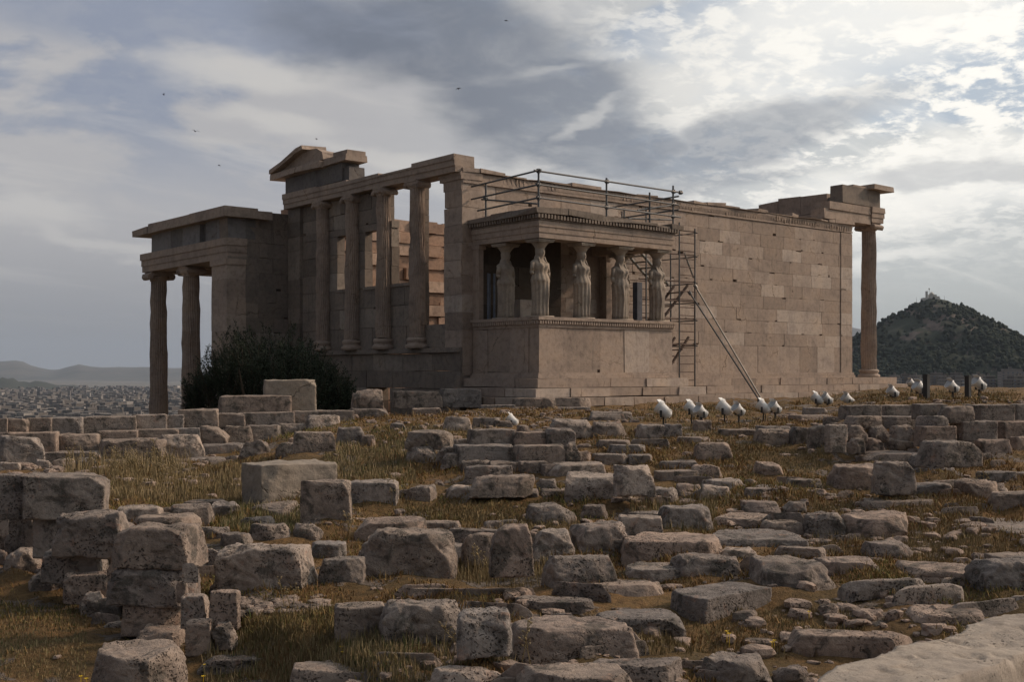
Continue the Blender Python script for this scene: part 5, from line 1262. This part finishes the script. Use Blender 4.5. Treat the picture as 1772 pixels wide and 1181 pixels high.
while k_ < 95:
    v = math.exp(random.uniform(math.log(7.2), math.log(21))); kx = random.uniform(-.36, .44); px = CX + kx * F
    if kx < -.12 and (v < 10 or v > 15): continue
    w_ = random.uniform(.22, .85); py_ = HY - float(G(np.array([kx * v]), np.array([v]))[0]) / v * F
    if any(qa < px < qb and qc < py_ < qd for (qa, qb, qc, qd) in ((700, 930, 872, 905), (1180, 1580, 695, 835), (190, 420, 812, 870), (1540, 1772, 925, 1010), (1340, 1600, 1055, 1120), (560, 720, 775, 830), (1380, 1772, 1090, 1181))): continue
    u = kx * v; py = HY - float(G(np.array([u]), np.array([v]))[0]) / v * F; w_ = w_ / v * F
    stone(px - w_ / 2, py - w_ * random.uniform(.17, .36), px + w_ / 2, py, random.choice('rrrw'), str(-39.5 + random.uniform(-25, 25)), v, 'small loose rough stone lying in the dry grass between the larger ruin blocks', 'small loose stones between the blocks', 'loose_stone'); k_ += 1
# loose pebbles of the little rubble heap beside the stack
n = 120; px = RNG.uniform(402, 560, n); py = 1046 + RNG.normal(0, 8, n) + (px - 402) * .05; 
pts = []
for a, b in zip(px, py): vq = solve_v(a, b); pts.append(w_at(a, vq, -(b - HY) / F * vq + .02))
rubble('pebbles', np.array(pts), RNG.uniform(.02, .07, n))
# bright worn slab in the right foreground
A = [(1380, 1200), (1432, 1163), (1472, 1146), (1520, 1130), (1560, 1119), (1612, 1106), (1650, 1098), (1672, 1084), (1692, 1074), (1735, 1068), (1790, 1068), (1860, 1064)]
B = [(1560, 1260), (1600, 1222), (1640, 1186), (1662, 1176), (1690, 1163), (1716, 1152), (1745, 1140), (1772, 1128), (1800, 1116), (1840, 1100), (1880, 1088), (1930, 1076)]
ZS = -1.78
def onz(px, py): v = -ZS * F / (py - HY); return w_at(px, v, ZS)
nA, mB = 90, 26
tA = np.linspace(0, len(A) - 1, nA); Aw = np.array([onz(*p) for p in A]); Bw = np.array([onz(*p) for p in B])
ip = lambda P_, t: np.stack([np.interp(t, np.arange(len(P_)), P_[:, k]) for k in range(3)], 1)
Ai, Bi = ip(Aw, tA), ip(Bw, tA)
rows = []
for j in range(mB + 1):
    t = j / mB; rows.append(Ai * (1 - t) + Bi * t)
top = np.array(rows); sh = top.shape; tf = top.reshape(-1, 3)
tf[:, 2] += fbm(np.stack([tf[:, 0] * 1.6, tf[:, 1] * 1.6, 0 * tf[:, 0]], 1), 4) * .016 + np.minimum(0, fbm(np.stack([tf[:, 0] * 6, tf[:, 1] * 6, 0 * tf[:, 0] + 4], 1), 3) + .35) * .05
top = tf.reshape(sh)
edge_n = fbm(np.stack([Ai[:, 0] * 3, Ai[:, 1] * 3, 0 * Ai[:, 0]], 1), 3)
lay = [top[0] - [0, 0, .45], top[0] - [0, 0, .05]] + [top[j] for j in range(mB + 1)] + [top[-1] - [0, 0, .05] + FW * -.02, top[-1] - [0, 0, .18] - FW * (.03 + .03 * edge_n[:, None]), top[-1] - [0, 0, .5]]
Vv = np.concatenate(lay); nl = len(lay)
Vv = Vv + np.stack([fbm(Vv * 2.4, 4, .6), fbm(Vv * 2.4 + 40, 4, .6), 0 * Vv[:, 0]], 1) * .045 + np.stack([0 * Vv[:, 0], 0 * Vv[:, 0], fbm(Vv * 14, 3)], 1) * .007
ff = [(j * nA + i, (j + 1) * nA + i, (j + 1) * nA + i + 1, j * nA + i + 1) for j in range(nl - 1) for i in range(nA - 1)]
tag(mesh_obj('paving_slab', Vv, ff, M['pale'], None, Vv.mean(0), True, np.full(len(ff), .5)), 'large bright worn marble slab with a broken front edge in the bottom right corner', 'paving slab')

# ------------------------------------------------------------------ dry grass, weeds, flowers
def blades(name, x, y, z, h, w, tint, mat, lean=.5, kind='stuff'):
    n = len(x); a = RNG.uniform(0, 2 * math.pi, n); l = RNG.normal(0, lean, n) * h; la = RNG.uniform(0, 2 * math.pi, n)
    dx, dy = np.cos(a) * w, np.sin(a) * w; mx, my = x + np.cos(la) * l * .4, y + np.sin(la) * l * .4; tx, ty = x + np.cos(la) * l, y + np.sin(la) * l
    V = np.stack([np.stack([x - dx, y - dy, z - .01], 1), np.stack([x + dx, y + dy, z - .01], 1), np.stack([mx + dx * .7, my + dy * .7, z + h * .6], 1), np.stack([mx - dx * .7, my - dy * .7, z + h * .6], 1), np.stack([tx, ty, z + h], 1)], 1).reshape(-1, 3)
    me = bpy.data.meshes.new(name); i = np.arange(n) * 5
    me.vertices.add(len(V)); me.vertices.foreach_set('co', V.ravel())
    lv = np.stack([i, i + 1, i + 2, i + 3, i + 3, i + 2, i + 4], 1).ravel(); me.loops.add(len(lv)); me.loops.foreach_set('vertex_index', lv)
    ls = np.stack([np.arange(n) * 7, np.arange(n) * 7 + 4], 1).ravel(); me.polygons.add(2 * n); me.polygons.foreach_set('loop_start', ls)
    at = me.attributes.new('tint', 'FLOAT', 'FACE'); at.data.foreach_set('value', np.repeat(tint, 2).astype(np.float32))
    me.materials.append(mat); me.update(calc_edges=True); me.validate()
    o = bpy.data.objects.new(name, me); COL.objects.link(o); return tag(o, kind=kind)
n = 460000
v = np.exp(RNG.uniform(math.log(6.0), math.log(34), n)); u = RNG.uniform(-.5, .5, n) * v; x, y = uv2w(u, v)
q = np.stack([x, y, 0 * x], 1); pa = fbm(q * .55 + 3, 3); pb = fbm(q * 2.2 + 50, 3)
keep = (pa * .6 + pb * .5 + RNG.uniform(-.35, .35, n) > .07) & ~((y > -4.7) & (x < 7.5)) & ~((y > -1.6) & (x < 24)) & ~((x < -17) & (y < -12) & (RNG.random(n) < .6))
u, v, x, y, pa, pb = [t[keep] for t in (u, v, x, y, pa, pb)]; z = G(u, v); n = len(u)
gr = fbm(np.stack([x * .35, y * .35, 0 * x + 8], 1), 3)
t = np.clip(.28 + .22 * RNG.normal(size=n) + .35 * np.maximum(0, gr) + .15 * pb, 0, .68); gm = RNG.random(n) < np.clip(.10 + .5 * gr, .04, .5); t[gm] = RNG.uniform(.72, 1.0, gm.sum())
h = np.clip(RNG.gamma(3, .0075, n) * (1 + .8 * np.maximum(0, pb)), .01, .12) * np.clip(v / 11, .75, 1.5)
blades('grass', x, y, z, h, .0018 + .00032 * v, t, M['grass'], .9)
# taller tufts round the stones and tall dry stalks
def patch(px0, px1, py0, py1, n): return RNG.uniform(px0, px1, n), RNG.uniform(py0, py1, n)
PX_, PY_, HH, TT = [], [], [], []
for (a, b, c, d, n, h0, t0, t1) in ((185, 420, 815, 868, 5200, .17, .25, .7), (110, 330, 806, 826, 700, .42, .3, .75), (380, 420, 815, 870, 500, .2, .3, .7), (560, 720, 770, 830, 3200, .16, .3, 1), (700, 930, 875, 905, 2200, .08, .0, .5), (790, 960, 985, 1010, 1000, .15, .2, .6), (380, 520, 880, 925, 1800, .14, .7, 1), (1090, 1240, 870, 925, 1600, .15, .3, 1), (1200, 1440, 770, 802, 2600, .08, .1, .6),
                                   (1400, 1700, 880, 960, 3200, .11, .2, .75), (1560, 1772, 930, 1000, 2200, .08, .1, .6), (600, 900, 1105, 1175, 2600, .12, .4, 1), (420, 600, 1060, 1130, 1800, .09, .0, .4), (930, 1200, 1080, 1140, 1700, .08, .0, .5), (1200, 1500, 1060, 1130, 2200, .06, .0, .6), (640, 860, 745, 775, 1500, .14, .4, 1), (1040, 1320, 735, 775, 2400, .10, .3, .9), (1390, 1760, 676, 699, 2600, .13, .4, 1), (1120, 1300, 700, 722, 1300, .10, .6, 1), (0, 150, 1040, 1170, 1500, .06, .1, 1), (350, 720, 1130, 1181, 1600, .12, .3, 1), (1190, 1560, 800, 900, 2600, .09, .3, 1), (800, 1000, 900, 925, 800, .11, .2, .7)):
    n = int(n * 1.9); px, py = patch(a, b, c, d, n); PX_.append(px); PY_.append(py); HH.append(np.clip(RNG.gamma(4, h0 * .42 / 4, n), .02, h0 * 1.5)); TT.append(RNG.uniform(t0, t1, n))
px, py, hh, tt = map(np.concatenate, (PX_, PY_, HH, TT))
vgrid = np.linspace(4, 52, 1600)
vq = np.empty(len(px))
for i0 in range(0, len(px), 4000):
    k_ = (px[i0:i0 + 4000, None] - CX) / F; gg = G(k_ * vgrid[None, ::8], np.broadcast_to(vgrid[None, ::8], (len(k_), 200)), False); dd = gg + (py[i0:i0 + 4000, None] - HY) / F * vgrid[None, ::8]
    vq[i0:i0 + 4000] = vgrid[::8][np.argmax((dd[:, 1:] * dd[:, :-1] <= 0), axis=1)]
vq += RNG.uniform(0, .24, len(vq)); u = (px - CX) / F * vq; x, y = uv2w(u, vq)
blades('weeds', x, y, G(u, vq), hh, .0014 + .00024 * vq, tt, M['weed'], .28)
# branching stalks with seed heads
mb = MB()
for (px, py, h, n) in ((118, 826, .42, 6), (150, 828, .40, 5), (200, 838, .55, 7), (240, 842, .5, 6), (285, 838, .45, 5), (262, 840, .6, 4), (300, 838, .4, 5), (225, 836, .5, 5), (838, 1008, .35, 3), (1418, 890, .45, 3), (1540, 880, .42, 3), (735, 800, .3, 4), (640, 800, .3, 4), (500, 1050, .25, 3), (680, 880, .3, 4), (870, 985, .5, 3), (905, 960, .35, 3), (1700, 850, .3, 3), (610, 925, .3, 3), (1095, 790, .2, 3), (575, 905, .3, 2), (770, 1160, .3, 3), (910, 1170, .35, 2), (1300, 800, .2, 3), (1440, 830, .2, 3)):
    v = solve_v(px, py)
    for i in range(n):
        p = w_at(px + random.uniform(-12, 12), v + random.uniform(-.2, .2), 0); uu = (p - CAM) @ RT; vq_ = (p - CAM) @ FW; p[2] = float(G(np.array([uu]), np.array([vq_]))[0])
        hh_ = h * random.uniform(.6, 1.15); a = Vector(p); lean = Vector((random.uniform(-.25, .25), random.uniform(-.25, .25), 1)) * hh_; m_ = a + lean * .55; e = a + lean + Vector((random.uniform(-.1, .1), random.uniform(-.1, .1), -.02)) * h
        rr = .0016 + .00018 * v; t = random.uniform(.2, .65); mb.tube(a, m_, rr, 4, t); mb.tube(m_, e, rr * .8, 4, t)
        for k in range(7):
            s = m_.lerp(e, random.uniform(.1, 1)); q = s + Vector((random.uniform(-1, 1), random.uniform(-1, 1), random.uniform(.2, 1))) * h * .12; mb.tube(s, q, rr * .7, 3, t); mb.tube(q, q + (q - s) * .35, rr * 2.4, 5, t + .1, rr * .6)
tag(mb.build('dry_stalks', M['weed']), kind='stuff')
mb = MB()
for (px, py) in ((784, 1030), (797, 1034), (790, 1026), (643, 1118), (593, 1130), (590, 1121), (355, 1152), (1336, 1113), (1258, 1094), (1340, 1110), (352, 1172), (140, 1172), (1600, 1004), (1570, 893), (1500, 1020), (150, 1176), (1262, 1098), (1400, 1060)):
    v = solve_v(px, py + 12); p = w_at(px, v, -(py - HY) / F * v); r = .014
    mb.tube((p[0], p[1], p[2] - .1), tuple(p), .002, 4, .9)
    for k in range(6):
        a = k * math.pi / 3; c_, s_ = math.cos(a), math.sin(a); mb.add([tuple(p), (p[0] + c_ * r - s_ * r * .4, p[1] + s_ * r + c_ * r * .4, p[2] + r * .5), (p[0] + c_ * r * 1.3, p[1] + s_ * r * 1.3, p[2] + r * .6), (p[0] + c_ * r + s_ * r * .4, p[1] + s_ * r - c_ * r * .4, p[2] + r * .5)], [(0, 1, 2, 3)], .5)
tag(mb.build('yellow_flowers', M['yellow']), kind='stuff')

# ------------------------------------------------------------------ olive tree in front of the west wall
TV = 33.5
tp = w_at(468, TV, -3.5); tree = tag(empty('olive_tree', tp), 'dense dark green olive tree in front of the west wall, behind the pale slab', 'tree')
mb = MB()
for i in range(7):
    a = i * .9; b0 = Vector(tp) + Vector((math.cos(a) * .15, math.sin(a) * .15, -.1)); m_ = b0 + Vector((math.cos(a) * .5, math.sin(a) * .5, 1.1)); e = m_ + Vector((math.cos(a + .4) * 1.1, math.sin(a + .4) * 1.0, 1.6)); f2 = e + Vector((math.cos(a) * .3, math.sin(a) * .3, 1.0))
    mb.tube(b0, m_, .16, 8, .5, .11); mb.tube(m_, e, .11, 8, .5, .05); mb.tube(e, f2, .05, 6, .5, .015)
mb.build('trunk', M['bark'], tree)
# crown: many upright sprays; (px, top py, half width px)
sprays = []
outline = [(318, 648), (330, 628), (345, 606), (360, 590), (380, 572), (400, 556), (420, 552), (440, 560), (452, 556), (470, 566), (492, 558), (515, 553), (535, 562), (552, 580), (570, 598), (590, 610), (606, 628), (618, 648)]
ox, oy = zip(*outline)
C_ = []
for k in range(1750):
    px = random.uniform(316, 620); top = float(np.interp(px, ox, oy)) + random.uniform(-7, 10)
    py = random.triangular(top, 752, top + 60) ; edge = abs(px - 468) / 152
    dv = random.uniform(-1, 1) * 1.9 * math.sqrt(max(.05, 1 - edge ** 2)); v = TV + dv
    C_.append((px, max(py, top), v))
LV = []; LT = []
br_mb = MB()
for (px, py, v) in C_:
    base = Vector(w_at(px, v, -(py - HY) / F * v)); cx_, cy_ = base.x - tp[0], base.y - tp[1]
    L = random.uniform(.35, .75); d = Vector((cx_ * .18 + random.gauss(0, .25), cy_ * .18 + random.gauss(0, .25), 1.0)).normalized(); st = base - d * L
    tone = min(1, max(0, random.gauss(.45, .2)))
    if random.random() < .5: br_mb.tube(st, base, .007, 4)
    for q in range(64):
        s = random.random(); p = st + d * L * s; o = Vector((random.gauss(0, 1), random.gauss(0, 1), random.gauss(.35, .6))).normalized(); ll = random.uniform(.05, .095) * (1.1 - .35 * s); wv = d.cross(o)
        if wv.length < 1e-4: continue
        wv = wv.normalized() * .012; a = p + o * .015 * random.random() + Vector((random.gauss(0, .05 * (1 - s) + .02), random.gauss(0, .05 * (1 - s) + .02), 0)); m_ = a + (o * .7 + d * .5) * ll * .5; e = a + (o * .7 + d * .5) * ll
        LV += [a, m_ + wv, e, m_ - wv]; LT.append(min(1, max(0, tone + random.gauss(0, .15))))
br_mb.build('twigs', M['bark'], tree)
LVa = np.array([tuple(q) for q in LV]); mesh_obj('crown', LVa, [(i, i + 1, i + 2, i + 3) for i in range(0, len(LVa), 4)], M['leaf'], tree, tint=LT)
